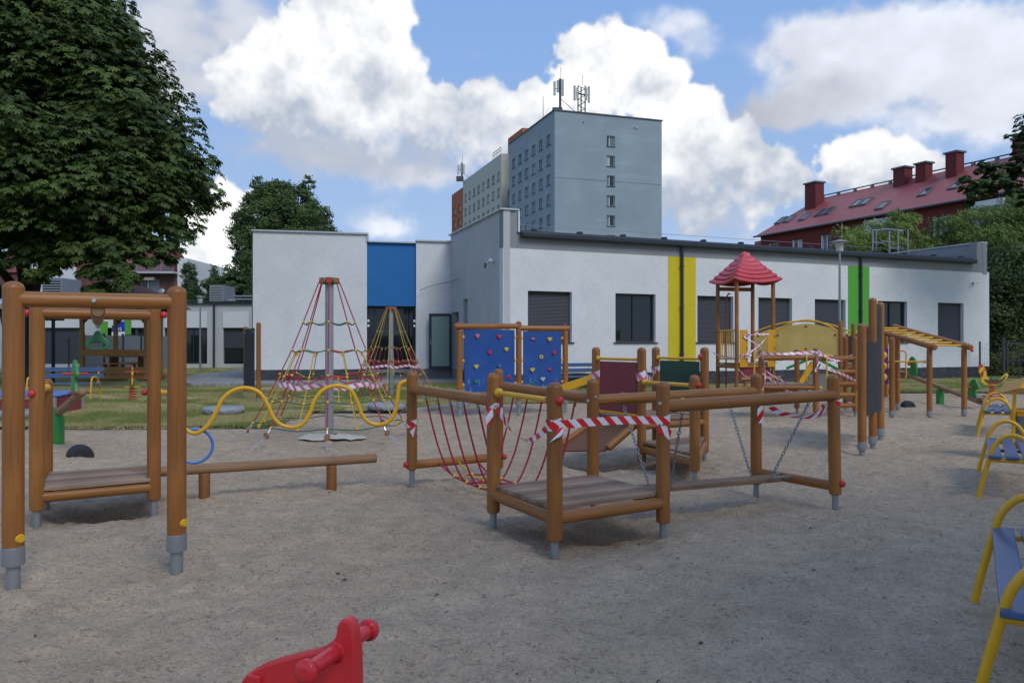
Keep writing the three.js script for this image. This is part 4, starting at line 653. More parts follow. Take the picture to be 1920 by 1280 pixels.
// ---------------------------------------------------------------- trolley frame, far left
const F1 = [-3.23, 5.18], F2 = [-2.36, 5.63], B1 = [-4.17, 7.02], B2 = [-3.38, 7.55], B3 = [-4.6, 7.9], B4 = [-3.75, 8.35];
{
  const T = thing('trolley_frame', 'tall log frame with a green hand grip hanging from its beam', 'climbing frame', [-3.6, 0, 6.6], logGroup);
  for (const p of [F1, F2]) upright(T, p[0], p[1], 2.0, { r: 0.064, lift: 0.24, collar: true });
  for (const p of [B1, B2]) upright(T, p[0], p[1], 1.98, { r: 0.061, lift: 0.15 });
  upright(T, B3[0], B3[1], 1.25); upright(T, B4[0], B4[1], 1.25);
  const h = 1.885, top = (p, y) => V(p[0], y, p[1]);
  const fb = bar(T, top(F1, h), top(F2, h + 0.005), 0.052); bar(T, top(B1, h - 0.02), top(B2, h - 0.02), 0.05);
  const fm = [(F1[0] + F2[0]) / 2, (F1[1] + F2[1]) / 2], bm = [(B1[0] + B2[0]) / 2, (B1[1] + B2[1]) / 2];
  bar(T, V(fm[0], h - 0.07, fm[1] - 0.01), V(bm[0], h - 0.08, bm[1]), 0.045, 'trolley_beam', W.logWorn);
  screw(fb, fm[0], h, fm[1] - 0.058);
  const hx = along(V(fm[0], 0, fm[1]), V(bm[0], 0, bm[1]), 0.955), c0 = V(hx.x, h - 0.1, -hx.z), c1 = V(hx.x, h - 0.17, -hx.z);
  part(T, 'trolley', box(0.03, 0.05, 0.04, 0.006), P.steel, move(hx.x, h - 0.125, -hx.z));
  const ch = part(T, 'chain', chainShape(c0, c1, 0.036, 0.0036), P.chrome);
  const s = smoothShape([[0, 0.07], [0.022, 0.06], [0.042, 0.02], [0.085, -0.02], [0.098, -0.06], [0.06, -0.095], [0, -0.102], [-0.06, -0.095], [-0.098, -0.06], [-0.085, -0.02], [-0.042, 0.02], [-0.022, 0.06]], 5), ho = smoothShape([[-0.062, -0.06], [-0.04, -0.035], [0.04, -0.035], [0.062, -0.06], [0.04, -0.082], [-0.04, -0.082]], 4).reverse();
  const gr = part(T, 'hand_grip', extrude(s, 0.024, 0.007, [ho]), P.greenToy, M4().makeRotationY(0.35).setPosition(c1.x, c1.y - 0.075, c1.z)); part(gr, 'hand_grip_bar', sweep([V(-0.065, -0.028, 0), V(0.065, -0.028, 0)], 0.011), P.greenToy, M4().makeRotationY(0.35).setPosition(c1.x, c1.y - 0.075, c1.z));
  for (const [p, y] of [[F1, 0.34], [F2, 0.34]]) part(T, 'yellow_disc', sweep([V(p[0] + 0.055, y, p[1] - 0.02), V(p[0] + 0.07, y, p[1] - 0.028)], [0.032, 0.024], 14), P.yellow);
  capBolt(T, B1[0] - 0.085, h - 0.02, B1[1] - 0.01); capBolt(T, B2[0] + 0.085, h - 0.02, B2[1] + 0.01); capBolt(T, B1[0] - 0.01, 1.16, B1[1] - 0.066); capBolt(T, B4[0] - 0.085, 1.085, B4[1] - 0.01);
  part(T, 'bolt_cap', boltGeo, P.chrome, move(F1[0] - 0.07, h - 0.03, F1[1]));
  // low deck behind the frame
  bar(T, top(B1, 0.245), top(B2, 0.245), 0.05); bar(T, top(B3, 0.245), top(B4, 0.245), 0.05); bar(T, top(B1, 0.235), top(B3, 0.235), 0.045); bar(T, top(B2, 0.235), top(B4, 0.235), 0.045);
  deck(T, [-4.13, 7.0], [-3.37, 7.5], [-3.74, 8.36], [-4.55, 7.88], 7, 0.335);
  yellowBar(T, V(B1[0] - 0.02, 1.16, B1[1] + 0.06), V(B3[0] + 0.03, 1.16, B3[1] - 0.05));
}
{ // balance log
  const T = thing('balance_log', 'low balance log on two short stubs in front of the wavy bar', 'balance beam', [-2.5, 0, 8.5]);
  part(T, 'beam', log(V(-3.78, 0.31, 7.93), V(-1.52, 0.315, 8.95), 0.052, 18), W.logWorn);
  for (const [x, d] of [[-3.15, 8.19], [-1.97, 8.73]]) part(T, 'stub', log(V(x, G(x, d) - 0.1, d), V(x, 0.27, d), 0.056, 16), W.logDark);
  part(T, 'end_stub', log(V(-3.86, G(-3.86, 8.65) - 0.05, 8.65), V(-3.86, 0.33, 8.65), 0.05, 16), W.log);
}
{ // yellow wave bar from the trolley frame to the net bridge
  const T = thing('wavy_bar', 'yellow wavy steel bar between the tall frame and the rope net bridge', 'climbing bar', [-2.4, 0.6, 8.6]);
  const pts = [[-3.69,1.087,8.36],[-3.563,1.069,8.378],[-3.506,0.912,8.388],[-3.444,0.715,8.399],[-3.339,0.652,8.418],[-3.218,0.722,8.44],[-3.129,0.873,8.456],[-3.065,1.007,8.467],[-2.969,1.091,8.484],[-2.836,1.124,8.507],[-2.701,1.077,8.531],[-2.615,0.945,8.545],[-2.55,0.801,8.557],[-2.474,0.726,8.57],[-2.365,0.695,8.589],[-2.255,0.728,8.607],[-2.178,0.847,8.62],[-2.123,0.996,8.63],[-2.034,1.099,8.645],[-1.895,1.138,8.668],[-1.761,1.096,8.691],[-1.683,0.956,8.704],[-1.632,0.816,8.712],[-1.564,0.739,8.723],[-1.463,0.708,8.74],[-1.349,0.742,8.759],[-1.28,0.852,8.77],[-1.252,1.009,8.775],[-1.229,1.149,8.779],[-1.155,1.19,8.79]].map((p) => V(...p));
  const b = part(T, 'bar', tube(pts, 0.0215, 220, 14), P.yellow); part(b, 'flange', sweep([V(B4[0] + 0.055, 1.085, B4[1] + 0.01), V(B4[0] + 0.075, 1.083, B4[1] + 0.011), V(B4[0] + 0.1, 1.08, B4[1] + 0.012)], [0.045, 0.042, 0.022], 16), P.yellow);
  const R = thing('ring', 'blue ring threaded on the yellow wavy bar', 'ring', [-3.39, 0.52, 8.44]); const rp = []; for (let k = 0; k < 40; k++) { const a = k / 40 * 6.2832; rp.push(V(-3.35 + Math.cos(a) * 0.165, 0.515 + Math.sin(a) * 0.178, 8.44 + Math.cos(a) * 0.07)); } part(R, 'hoop', sweep(rp, 0.0155, 10, true), P.blueRing);
}
// ---------------------------------------------------------------- rope net bridge, deck and chain plank
const N1 = [-1.10, 8.79], N2 = [-0.165, 7.06], N3 = [-0.16, 9.39], K1 = [0.325, 6.1], K2 = [1.265, 6.7], K3 = [0.775, 7.66], E1 = [3.12, 7.72], E2 = [2.58, 8.45];
{
  const T = thing('rope_net_bridge', 'log climbing course with red rope net, square deck and hanging chain plank', 'climbing frame', [0.8, 0, 7.4], logGroup);
  for (const [p, t, o] of [[N1, 1.29, { lift: 0.19 }], [N3, 1.3, {}], [N2, 1.335, { lift: 0.14 }], [K1, 1.3, { r: 0.061, lift: 0.14 }], [K2, 1.28, { lift: 0.13 }], [K3, 1.26, {}], [E1, 1.3, { lift: 0.15, lean: [-0.02, 0] }], [E2, 1.28, { lift: 0.14 }]]) upright(T, p[0], p[1], t, o);
  const top = (p, y) => V(p[0], y, p[1]);
  const railA = [top(N1, 1.1), top(N2, 1.09)], railB = [top(N3, 1.1), top(K3, 1.07)];
  for (const [a, b] of [railA, railB]) bar(T, a, b, 0.053, 'rail');
  bar(T, top(N1, 0.265), top(N3, 0.265), 0.05); capBolt(T, N1[0] - 0.06, 0.27, N1[1] - 0.04); capBolt(T, N3[0] + 0.07, 0.27, N3[1] - 0.03);
  // hanging net: side ropes drop from the rails and meet lengthwise ropes
  const low = (s, t) => { const a = along(railA[0], railA[1], t), b = along(railB[0], railB[1], t), p = along(a, b, 0.5 + 0.19 * s); p.y = 0.2 - 0.06 * Math.sin(t * Math.PI); return p; };
  const ts = [0.2, 0.36, 0.52, 0.68, 0.84], knots = [];
  for (const t of ts) for (const s of [-1, 1]) {
    const a = s < 0 ? along(railA[0], railA[1], t) : along(railB[0], railB[1], t); a.y -= 0.05; const e = low(s, t), far = low(-s * 0.1, t);
    const r = part(T, 'net_rope', tube([a, along(a, e, 0.25).add(new THREE.Vector3(0, -0.12, 0)), along(a, e, 0.6).add(new THREE.Vector3(0, -0.16, 0)), e, far], 0.0095, 24, 8), P.redRope);
    part(r, 'rope_ferrule', sweep([a.clone(), a.clone().add(new THREE.Vector3(0, -0.055, 0))], 0.0125, 8), P.steel); knots.push(e);
  }
  for (const s of [-1, 0, 1]) part(T, 'net_rope', tube([along(top(N1, 0.27), top(N3, 0.27), 0.5 + s * 0.22), ...[0.2, 0.36, 0.52, 0.68, 0.84].map((t) => low(s, t)), along(top(N2, 0.3), top(K3, 0.3), 0.5 + s * 0.22)], 0.0095, 40, 8), s ? P.redRope : P.yellowRope);
  for (let k = 0; k < 4; k++) part(T, 'net_rope', tube([low(-1, ts[k]), low(1, ts[k + 1])], 0.0085, 4, 6), k % 2 ? P.redRope : P.yellowRope);
  const kg = new THREE.SphereGeometry(0.024, 10, 8); for (const p of knots) part(T, 'rope_connector', kg, P.yellow, M4().makeTranslation(p.x, p.y, p.z)); for (const t of ts) { const p = low(0, t); part(T, 'rope_connector', kg, P.yellow, M4().makeTranslation(p.x, p.y, p.z)); }
  for (const [a, b] of [railA, railB]) for (const t of ts) { const p = along(a, b, t); part(T, 'rope_eye', box(0.03, 0.012, 0.03), P.chrome, M4().makeTranslation(p.x, p.y + 0.053, p.z)); }
  // deck
  for (const [a, b] of [[N2, K1], [K1, K2], [K2, K3], [K3, N2]]) bar(T, top(a, 0.265), top(b, 0.265), 0.05);
  deck(T, [K1[0] - 0.015, K1[1] + 0.045], [K2[0] + 0.005, K2[1] + 0.03], [K3[0] + 0.01, K3[1] - 0.02], [N2[0] + 0.01, N2[1] - 0.02], 8, 0.35, 0.035);
  yellowBar(T, V(N2[0] + 0.045, 1.165, N2[1] - 0.05), V(K1[0] - 0.03, 1.16, K1[1] + 0.06)); capBolt(T, K1[0] + 0.035, 1.165, K1[1] - 0.055);
  for (const [p, y] of [[N2, 1.05], [N2, 0.26], [K3, 1.09]]) screw(T, p[0] + 0.02, y, p[1] - 0.062); screw(T, K2[0] - 0.035, 1.1, K2[1] - 0.055); screw(T, K3[0] - 0.05, 1.05, K3[1] - 0.035);
  // long rails and the plank on chains
  const rc = [top(K2, 1.07), top(E1, 1.1)], rd = [top(K3, 1.05), top(E2, 1.09)]; for (const [a, b] of [rc, rd]) bar(T, a, b, 0.055, 'rail');
  bar(T, top(E2, 0.24), top(E1, 0.22), 0.048); capBolt(T, E1[0] + 0.05, 0.25, E1[1] - 0.045);
  const pa = V(1.18, 0.27, 7.28), pb = V(2.62, 0.255, 7.98); part(T, 'balance_plank', box(Number(pa.distanceTo(pb).toFixed(3)), 0.045, 0.2, 0.006), W.deck[1], span(pa, pb));
  const ends = [[along(rd[0], rd[1], 0.17), V(1.27, 0.29, 7.44)], [along(rc[0], rc[1], 0.1), V(1.44, 0.29, 7.28)], [along(rd[0], rd[1], 0.81), V(2.38, 0.29, 7.98)], [along(rc[0], rc[1], 0.83), V(2.52, 0.29, 7.78)]];
  for (const [a, b] of ends) { const q = a.clone(); q.y -= 0.05; const c = part(T, 'chain', chainShape(q, b), P.galv); part(c, 'eye_bolt', box(0.028, 0.014, 0.028), P.chrome, M4().makeTranslation(a.x, a.y + 0.055, a.z)); }
  for (const [a, b] of [[V(2.6, 0.27, 7.93), V(2.86, 0.25, 8.1)], [V(2.6, 0.27, 8.02), V(2.76, 0.27, 8.2)]]) part(T, 'chain', chainShape(a, b), P.steel);
}
// ---------------------------------------------------------------- two-level deck with red and green panels
const U1 = [1.18, 11.23], U2 = [1.67, 10.3], U3 = [2.11, 11.73], U4 = [2.6, 10.8], U5 = [2.06, 9.02];
{
  const T = thing('two_level_deck', 'log deck with maroon and dark green panels and a sloping ramp', 'climbing frame', [1.9, 0, 10.8], logGroup), top = (p, y) => V(p[0], y, p[1]);
  for (const p of [U1, U2, U3, U4]) upright(T, p[0], p[1], 1.545, { lift: 0.12 }); upright(T, U5[0], U5[1], 1.24, { lift: 0.17 });
  for (const [a, b] of [[U1, U2], [U2, U4], [U4, U3], [U3, U1]]) bar(T, top(a, 0.535), top(b, 0.535), 0.05);
  deck(T, U2, U4, U3, U1, 8, 0.625);
  for (const [a, b] of [[U2, U5], [U5, U4], [U2, U4]]) bar(T, top(a, 0.24), top(b, 0.24), 0.05);
  for (let k = 0; k < 5; k++) { const t0 = k / 5, t1 = (k + 0.94) / 5, a0 = along(top(U2, 0.34), top(U5, 0.34), t0), a1 = along(top(U2, 0.34), top(U5, 0.34), t1), b0 = along(top(U4, 0.34), top(U5, 0.34), t0), b1 = along(top(U4, 0.34), top(U5, 0.34), t1); const s = new THREE.Shape([a0, b0, b1, a1].map((v) => new THREE.Vector2(v.x, -v.z))), g = new THREE.ExtrudeGeometry(s, { depth: 0.034, bevelEnabled: false }); g.rotateX(-Math.PI / 2); g.translate(0, 0.308, 0); part(T, 'plank', boxUV(g), plank(k)); }
  for (const [a, b, m, nm] of [[U1, U2, P.maroon, 'maroon panel'], [U3, U4, P.greenBoard, 'dark green panel']]) {
    const A = along(top(a, 1.01), top(b, 1.01), 0.1), Z = along(top(a, 1.01), top(b, 1.01), 0.9); const p = part(T, 'panel', box(Number(A.distanceTo(Z).toFixed(3)), 0.68, 0.018, 0.004), m, span(A, Z)); p.userData.label = nm;
    yellowBar(T, along(top(a, 1.385), top(b, 1.385), 0.05), along(top(a, 1.385), top(b, 1.385), 0.95), 0.02, 'panel_bar'); part(T, 'panel_bar', sweep([along(top(a, 0.66), top(b, 0.66), 0.05), along(top(a, 0.66), top(b, 0.66), 0.95)], 0.018), P.yellow);
  }
  yellowBar(T, V(U2[0] + 0.03, 1.1, U2[1] - 0.055), V(U5[0] - 0.02, 1.12, U5[1] + 0.06)); capBolt(T, U5[0] + 0.03, 1.13, U5[1] - 0.06); capBolt(T, U4[0] - 0.06, 1.42, U4[1] - 0.02);
  // ramp towards the rope bridge
  const ra = top(U1, 0.56), rb = top(U2, 0.56), oa = V(0.58, 0.15, 10.95), ob = V(1.22, 0.26, 10.2);
  const Ra = along(ra, rb, 0.1), Rb = along(ra, rb, 0.9); for (const [p, q] of [[Ra, oa], [Rb, ob]]) bar(T, p, q, 0.05, 'ramp_beam');
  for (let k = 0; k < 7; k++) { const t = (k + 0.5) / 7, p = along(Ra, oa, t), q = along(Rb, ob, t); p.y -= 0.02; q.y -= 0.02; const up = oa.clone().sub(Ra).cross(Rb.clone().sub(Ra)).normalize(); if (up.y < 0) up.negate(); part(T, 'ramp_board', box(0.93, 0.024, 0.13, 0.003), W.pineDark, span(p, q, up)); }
  // small yellow slide rail seen behind the ramp
  part(T, 'slide_edge', box(1.0, 0.12, 0.03, 0.008), P.yellow, span(V(0.78, 0.92, 12.1), V(1.55, 1.2, 11.75)));
}
// ---------------------------------------------------------------- climbing wall
{
  const T = thing('climbing_wall', 'log framed climbing wall with two blue boards and coloured holds', 'climbing wall', [0.1, 0, 18.2]);
  const A = [-1.14, 17.4], M = [0.154, 18.3], Z = [1.24, 18.6];
  for (const [p, t] of [[A, 1.9], [M, 2.1], [Z, 1.9]]) upright(T, p[0], p[1], t, { r: 0.065, lift: 0.3, collar: true });
  const hold = (g) => g, shapes = [(() => { const g = new THREE.SphereGeometry(0.055, 10, 7); g.scale(1.15, 0.75, 0.75); return g; })(), new THREE.TorusGeometry(0.042, 0.024, 8, 14), (() => { const s = []; for (let k = 0; k < 14; k++) { const a = k / 14 * 6.283, r = k % 2 ? 0.068 : 0.042; s.push([Math.cos(a) * r, Math.sin(a) * r]); } return extrude(s, 0.03, 0.012); })(), extrude(smoothShape([[-0.075, 0.045], [0.075, 0.05], [0.04, -0.02], [0.0, -0.055], [-0.04, -0.03]], 4), 0.045, 0.015)];
  const colours = { o: std(lin(0.5, 0.16, 0.12), 0.6), r: std(lin(0.5, 0.025, 0.045), 0.5), y: std(lin(0.52, 0.40, 0.07), 0.55), g: std(lin(0.02, 0.2, 0.11), 0.5), b: std(lin(0.05, 0.12, 0.27), 0.5), w: std(lin(0.35, 0.45, 0.45), 0.6) };
  const chalk = std(lin(0.4, 0.45, 0.55), 0.9);
  const boardMap = tex(512, 512, (u, v) => { const a = fbm(u * 4, v * 4, 4, 4, 4), s = fbm(u * 34, v * 5, 4, 34, 5), lo = smooth(0.42, 0.12, v) * smooth(0.60, 0.75, s); return [0.09 + 0.05 * a + lo * 0.36, 0.28 + 0.06 * a + lo * 0.28, 0.57 + 0.07 * a + lo * 0.15]; });
  const panel = (a, b, y0, y1, px0, px1, holds, ptop, pbot) => {
    const p0 = V(a[0], (y0 + y1) / 2, a[1]), p1 = V(b[0], (y0 + y1) / 2, b[1]), w = p0.distanceTo(p1), m = span(p0, p1), g = extrude([[-w / 2, -(y1 - y0) / 2], [w / 2, -(y1 - y0) / 2], [w / 2, (y1 - y0) / 2], [-w / 2, (y1 - y0) / 2]], 0.018, 0.002);
    const ps = g.attributes.position, us = g.attributes.uv; for (let i = 0; i < ps.count; i++) us.setXY(i, ps.getX(i) / 1.45 + 0.5, ps.getY(i) / 1.45 + 0.5);
    const o = part(T, 'board', g, std(lin(0.85, 0.85, 0.85), 0.5, { map: boardMap }), m);
    for (const [px, py, k, c] of holds) part(o, 'hold', shapes[k], colours[c], m.clone().multiply(M4().makeScale(1, 1, 1)).multiply(M4().makeTranslation(((px - px0) / (px1 - px0) - 0.5) * w, (0.5 - (py - ptop) / (pbot - ptop)) * (y1 - y0), 0.026)).multiply(M4().makeScale(0.8, 0.8, 0.8)));
    for (const s of [-1, 1]) for (const t of [-0.38, 0, 0.38]) part(o, 'spacer', boltGeo, P.yellow, m.clone().multiply(M4().makeTranslation(s * (w / 2 + 0.03), t * (y1 - y0), 0)));
    for (const t of [-0.36, 0, 0.36]) part(o, 'spacer', boltGeo, P.yellow, m.clone().multiply(M4().makeTranslation(t * w, (y1 - y0) / 2 + 0.03, 0)));
  };
  panel([A[0] + 0.1, A[1] + 0.07], [M[0] - 0.1, M[1] - 0.07], 0.52, 1.9, 867, 965, [[890, 625, 3, 'o'], [933, 626, 3, 'r'], [914, 655, 2, 'r'], [947, 650, 3, 'y'], [888, 682, 3, 'y'], [933, 682, 3, 'b'], [887, 709, 2, 'g'], [916, 698, 1, 'o'], [953, 703, 1, 'r']], 612, 729);
  panel([M[0] + 0.1, M[1] + 0.03], [Z[0] - 0.1, Z[1] - 0.03], 0.55, 1.87, 977, 1054, [[996, 629, 0, 'o'], [1030, 630, 3, 'y'], [1039, 654, 2, 'r'], [1013, 662, 1, 'y'], [995, 686, 3, 'y'], [1030, 685, 0, 'r'], [1016, 703, 3, 'w'], [993, 711, 1, 'g'], [1044, 710, 0, 'r']], 615, 720);
  const ta = log(V(A[0] - 0.11, 1.96, A[1] - 0.08), V(M[0], 1.985, M[1]), 0.062); part(T, 'top_log', ta, W.log); part(T, 'top_log', log(V(M[0], 1.94, M[1]), V(Z[0] + 0.1, 1.94, Z[1] + 0.03), 0.062), W.log);
  capBolt(T, A[0] - 0.02, 2.03, A[1]); capBolt(T, Z[0], 2.01, Z[1]); bar(T, V(A[0], 0.47, A[1]), V(M[0], 0.47, M[1]), 0.035);
}
// ---------------------------------------------------------------- chalkboards on posts
function chalkPost(label, list, boards, grp) { const T = thing('chalkboard_stand', label, 'chalkboard', [list[0][0], 0, list[0][1]], 'chalkboards on log posts'); for (const [x, d, t] of list) upright(T, x, d, t, { r: 0.06, lift: 0.16, collar: true }); for (const [a, b, y0, y1] of boards) { const p = V(a[0], (y0 + y1) / 2, a[1]), q = V(b[0], (y0 + y1) / 2, b[1]); const o = part(T, 'board', box(Number(p.distanceTo(q).toFixed(3)), y1 - y0, 0.022, 0.003), P.slate, span(p, q)); for (const s of [0.06, 0.94]) for (const y of [y0 + 0.1, y1 - 0.1]) { const c = along(p, q, s); part(o, 'screw_head', screwGeo, P.chrome, move(c.x - 0.02, y, -c.z)); } } }
chalkPost('three log posts with a grey chalkboard, seen edge-on beside the overhead ladder', [[4.99, 11.4, 1.88], [5.58, 12.37, 2.3], [6.13, 13.3, 2.28]], [[[5.1, 11.5], [5.6, 12.28], 0.55, 1.62], [[5.66, 12.42], [6.09, 13.2], 0.5, 2.2]]);
chalkPost('dark chalkboard between two log posts on the lawn by the white block', [[-6.72, 21.2, 2.15], [-8.0, 24.0, 2.1]], [[[-6.85, 21.25], [-8.0, 23.9], 0.35, 2.0]]);
// ---------------------------------------------------------------- overhead ladder
{
  const T = thing('overhead_ladder', 'sloping overhead log ladder with seven yellow rungs', 'climbing ladder', [8.8, 0, 18.2], logGroup), a0 = V(8.98, 1.5, 16.95), a1 = V(8.31, 2.0, 18.98), b0 = V(9.9, 1.5, 17.22), b1 = V(9.22, 2.0, 19.3);
  for (const [x, d, t] of [[8.93, 17.1, 1.5], [9.84, 17.4, 1.5], [8.36, 18.85, 1.95], [9.26, 19.2, 1.95]]) upright(T, x, d, t, { lift: 0.13, collar: true });
  bar(T, a0, a1, 0.062, 'side_rail'); bar(T, b0, b1, 0.062, 'side_rail'); for (let k = 0; k < 8; k++) { const t = 0.1 + k * 0.115; yellowBar(T, along(a0, a1, t), along(b0, b1, t), 0.02, 'rung'); }
  capBolt(T, 8.97, 1.56, 17.0); capBolt(T, 9.88, 1.56, 17.3); capBolt(T, 9.9, 1.44, 17.2); yellowBar(T, V(8.2, 1.2, 17.45), V(8.88, 1.2, 17.15), 0.018, 'step_bar');
}
// ---------------------------------------------------------------- low climbing course and tower
{
  const T = thing('low_climbing_course', 'low log course with yellow grab handles wound with barrier tape', 'climbing frame', [6.3, 0, 17.5], logGroup), Q1 = [5.3, 17.0], Q2 = [6.42, 16.9], Q3 = [6.45, 18.1], Q4 = [5.2, 18.2], Q5 = [7.47, 17.4], Q6 = [7.8, 18.7], top = (p, y) => V(p[0], y, p[1]);
  for (const [p, t] of [[Q1, 1.45], [Q2, 1.5], [Q3, 1.46], [Q5, 1.75], [Q6, 1.76]]) upright(T, p[0], p[1], t, { lift: 0.12 });
  bar(T, top(Q1, 1.28), top(Q2, 1.3), 0.055); bar(T, top(Q2, 1.27), top(Q5, 1.27), 0.05); bar(T, top(Q1, 0.58), top(Q3, 0.58), 0.05); bar(T, top(Q1, 0.66), top(Q2, 0.66), 0.045); bar(T, top(Q3, 1.25), top(Q6, 1.25), 0.045);
  for (const y of [0.25, 0.48, 0.72, 0.98]) bar(T, V(Q2[0] + 0.4 * (y > 0.6 ? 1 : 0.6), y, Q2[1] + 0.25), top(Q5, y), 0.05, 'step_log'); for (const y of [0.3, 0.62]) bar(T, top(Q5, y + 0.05), top(Q6, y), 0.05, 'step_log');
  deck(T, [5.33, 17.05], [6.4, 16.97], [6.42, 18.0], [5.3, 18.1], 6, 0.72);
  for (const [x, d, y0, y1] of [[5.14, 16.95, 0.85, 1.42], [6.2, 16.82, 0.78, 1.35], [6.62, 16.8, 0.66, 1.33], [7.6, 17.3, 0.66, 1.38]]) part(T, 'grab_handle', tube([V(x + 0.06, y0, d + 0.08), V(x, y0 + 0.04, d), V(x, (y0 + y1) / 2, d), V(x, y1 - 0.04, d), V(x + 0.06, y1, d + 0.08)], 0.017, 20, 8), P.yellow);
  for (const [x, y, d] of [[5.22, 0.85, 17.0], [6.5, 0.66, 16.84], [7.5, 0.66, 17.32]]) capBolt(T, x, y, d, P.yellow);
  for (const [x, d] of [[8.22, 17.3], [8.85, 18.6]]) upright(T, x, d, 1.73, { lift: 0.13, collar: true });
  const pm = span(V(7.86, 1.09, 17.75), V(8.3, 1.09, 17.6)); const pb = part(T, 'play_panel', box(0.44, 0.78, 0.02, 0.004), P.purple, pm); const disc = new THREE.SphereGeometry(0.085, 14, 10); disc.scale(1, 1, 0.5); for (const y of [0.28, 0.0, -0.28]) part(pb, 'play_disc', disc, P.yellow, pm.clone().multiply(M4().makeTranslation(0.11, y * 0.85, 0.05)));
  part(T, 'grab_handle', tube([V(8.95, 1.42, 18.5), V(9.05, 1.4, 18.4), V(9.06, 1.1, 18.4), V(9.05, 0.78, 18.4), V(8.93, 0.75, 18.5)], 0.017, 20, 8), P.yellow);
}
{
  const T = thing('playhouse_tower', 'playhouse tower with a red stepped roof and a yellow arched bridge', 'playhouse', [7.08, 0, 24.3]), c = [7.08, 24.3], fr = [6.63, 23.59], bk = [7.53, 25.01], rt = [7.79, 23.85], lf = [6.37, 24.75], top = (p, y) => V(p[0], y, p[1]), bev = 0.006;
  for (const p of [fr, bk, rt, lf]) part(T, 'post', log(V(p[0], -0.1, p[1]), V(p[0], 3.5, p[1]), 0.06, 14), W.log);
  for (const [a, b] of [[fr, rt], [rt, bk], [bk, lf], [lf, fr]]) bar(T, top(a, 0.9), top(b, 0.9), 0.055, 'floor_beam');
  deck(T, fr, rt, bk, lf, 8, 1.0); part(T, 'cross_board', box(1.2, 0.12, 0.03), W.logDark, span(top(lf, 3.27), top(bk, 3.27)));
  // roof: seven square tiers with sagging edges
  const tiers = 7, ax = [(rt[0] - fr[0]), (rt[1] - fr[1])], al = Math.hypot(...ax), ux = [ax[0] / al, ax[1] / al], ud = [-ux[1], ux[0]];
  for (let k = 0; k < tiers; k++) {
    const half = lerp(0.77, 0.13, k / (tiers - 1)), h0 = 3.46 + k * 0.118, n = 8, pos = [], uv = [], idx = [], ringPts = [];
    for (let s = 0; s < 4; s++) for (let i = 0; i < n; i++) { const t = i / n * 2 - 1, q = [[t, -1], [1, t], [-t, 1], [-1, -t]][s], sag = (1 - t * t) * 0.13 * half - Math.abs(t) ** 6 * 0.0, rr = half * (1 - 0.03 * (1 - t * t)); ringPts.push([q[0] * rr, q[1] * rr, -sag]); }
    const nr = ringPts.length, lay = [[0.93, 0.03], [0.985, 0.0], [1.03, 0.03], [1.03, 0.06], [0.97, 0.095], [0.8, 0.16]];
    lay.forEach(([sc, dy]) => ringPts.forEach(([a, b, s]) => { const X = a * sc, Y = b * sc; pos.push(c[0] + ux[0] * X + ud[0] * Y, h0 + s + dy, -(c[1] + ux[1] * X + ud[1] * Y)); uv.push(X, Y); }));
    for (let r = 0; r < lay.length - 1; r++) for (let i = 0; i < nr; i++) { const a = r * nr + i, b = r * nr + (i + 1) % nr; idx.push(a, b, a + nr, b, b + nr, a + nr); }
    const ct = pos.length / 3; pos.push(c[0], h0 + 0.22, -c[1]); uv.push(0, 0); for (let i = 0; i < nr; i++) idx.push((lay.length - 1) * nr + i, (lay.length - 1) * nr + (i + 1) % nr, ct);
    const g = geometry(pos, null, uv, idx); g.computeVertexNormals(); part(T, 'roof_tier', g, P.roof = P.roof || std(lin(0.62, 0.07, 0.09), 0.45, { map: scuff, side: THREE.DoubleSide }));
  }
  // railing on the left side
  const rl = part(T, 'railing', sweep([top(lf, 1.98), top(fr, 1.98)], 0.024), P.yellow); part(rl, 'rail', sweep([top(lf, 1.12), top(fr, 1.12)], 0.024), P.yellow); for (let k = 0; k < 8; k++) { const t = 0.03 + k * 0.115, p = along(top(lf, 1.12), top(fr, 1.12), t), q = p.clone(); q.y = 1.98; part(rl, 'baluster', sweep([p, q], 0.014, 8), P.yellow); } part(rl, 'end_board', box(0.17, 0.92, 0.02, bev), P.yellowFlat, span(along(top(lf, 1.55), top(fr, 1.55), -0.02), along(top(lf, 1.55), top(bk, 1.55), 0.06)));
  for (const [a, b] of [[0.04, 0.26], [0.8, 1.02]]) { const p = along(top(fr, 1.44), top(rt, 1.44), a), q = along(top(fr, 1.44), top(rt, 1.44), b); const m = span(p, q).multiply(M4().makeTranslation(0, 0, 0.09)); const o = part(T, 'entrance_panel', box(Number(p.distanceTo(q).toFixed(3)), 1.1, 0.02, bev), P.yellowFlat, m); for (const y of [-0.35, 0, 0.35]) part(o, 'slot', box(0.03, 0.1, 0.006), W.logDark, m.clone().multiply(M4().makeTranslation(0.09, y, 0.012))); }
  part(T, 'sliding_pole', tube([V(6.75, 3.12, 24.75), V(6.62, 3.1, 24.45), V(6.52, 2.95, 24.3), V(6.5, 2.6, 24.27), V(6.5, 1.5, 24.27), V(6.5, -0.05, 24.27)], 0.022, 40, 10), std(lin(0.22, 0.02, 0.03), 0.4));
  part(T, 'side_panel', box(1.0, 0.4, 0.02), P.maroon, span(along(top(fr, 0.7), top(rt, 0.7), 0.1), along(top(fr, 0.7), top(rt, 0.7), 0.9)));
  // step logs in front
  bar(T, V(6.55, 0.56, 22.9), V(7.75, 0.6, 23.1), 0.06, 'step_log'); for (const x of [6.7, 7.6]) part(T, 'step_post', log(V(x, -0.1, 22.95), V(x, 0.55, 22.95), 0.055), W.log);
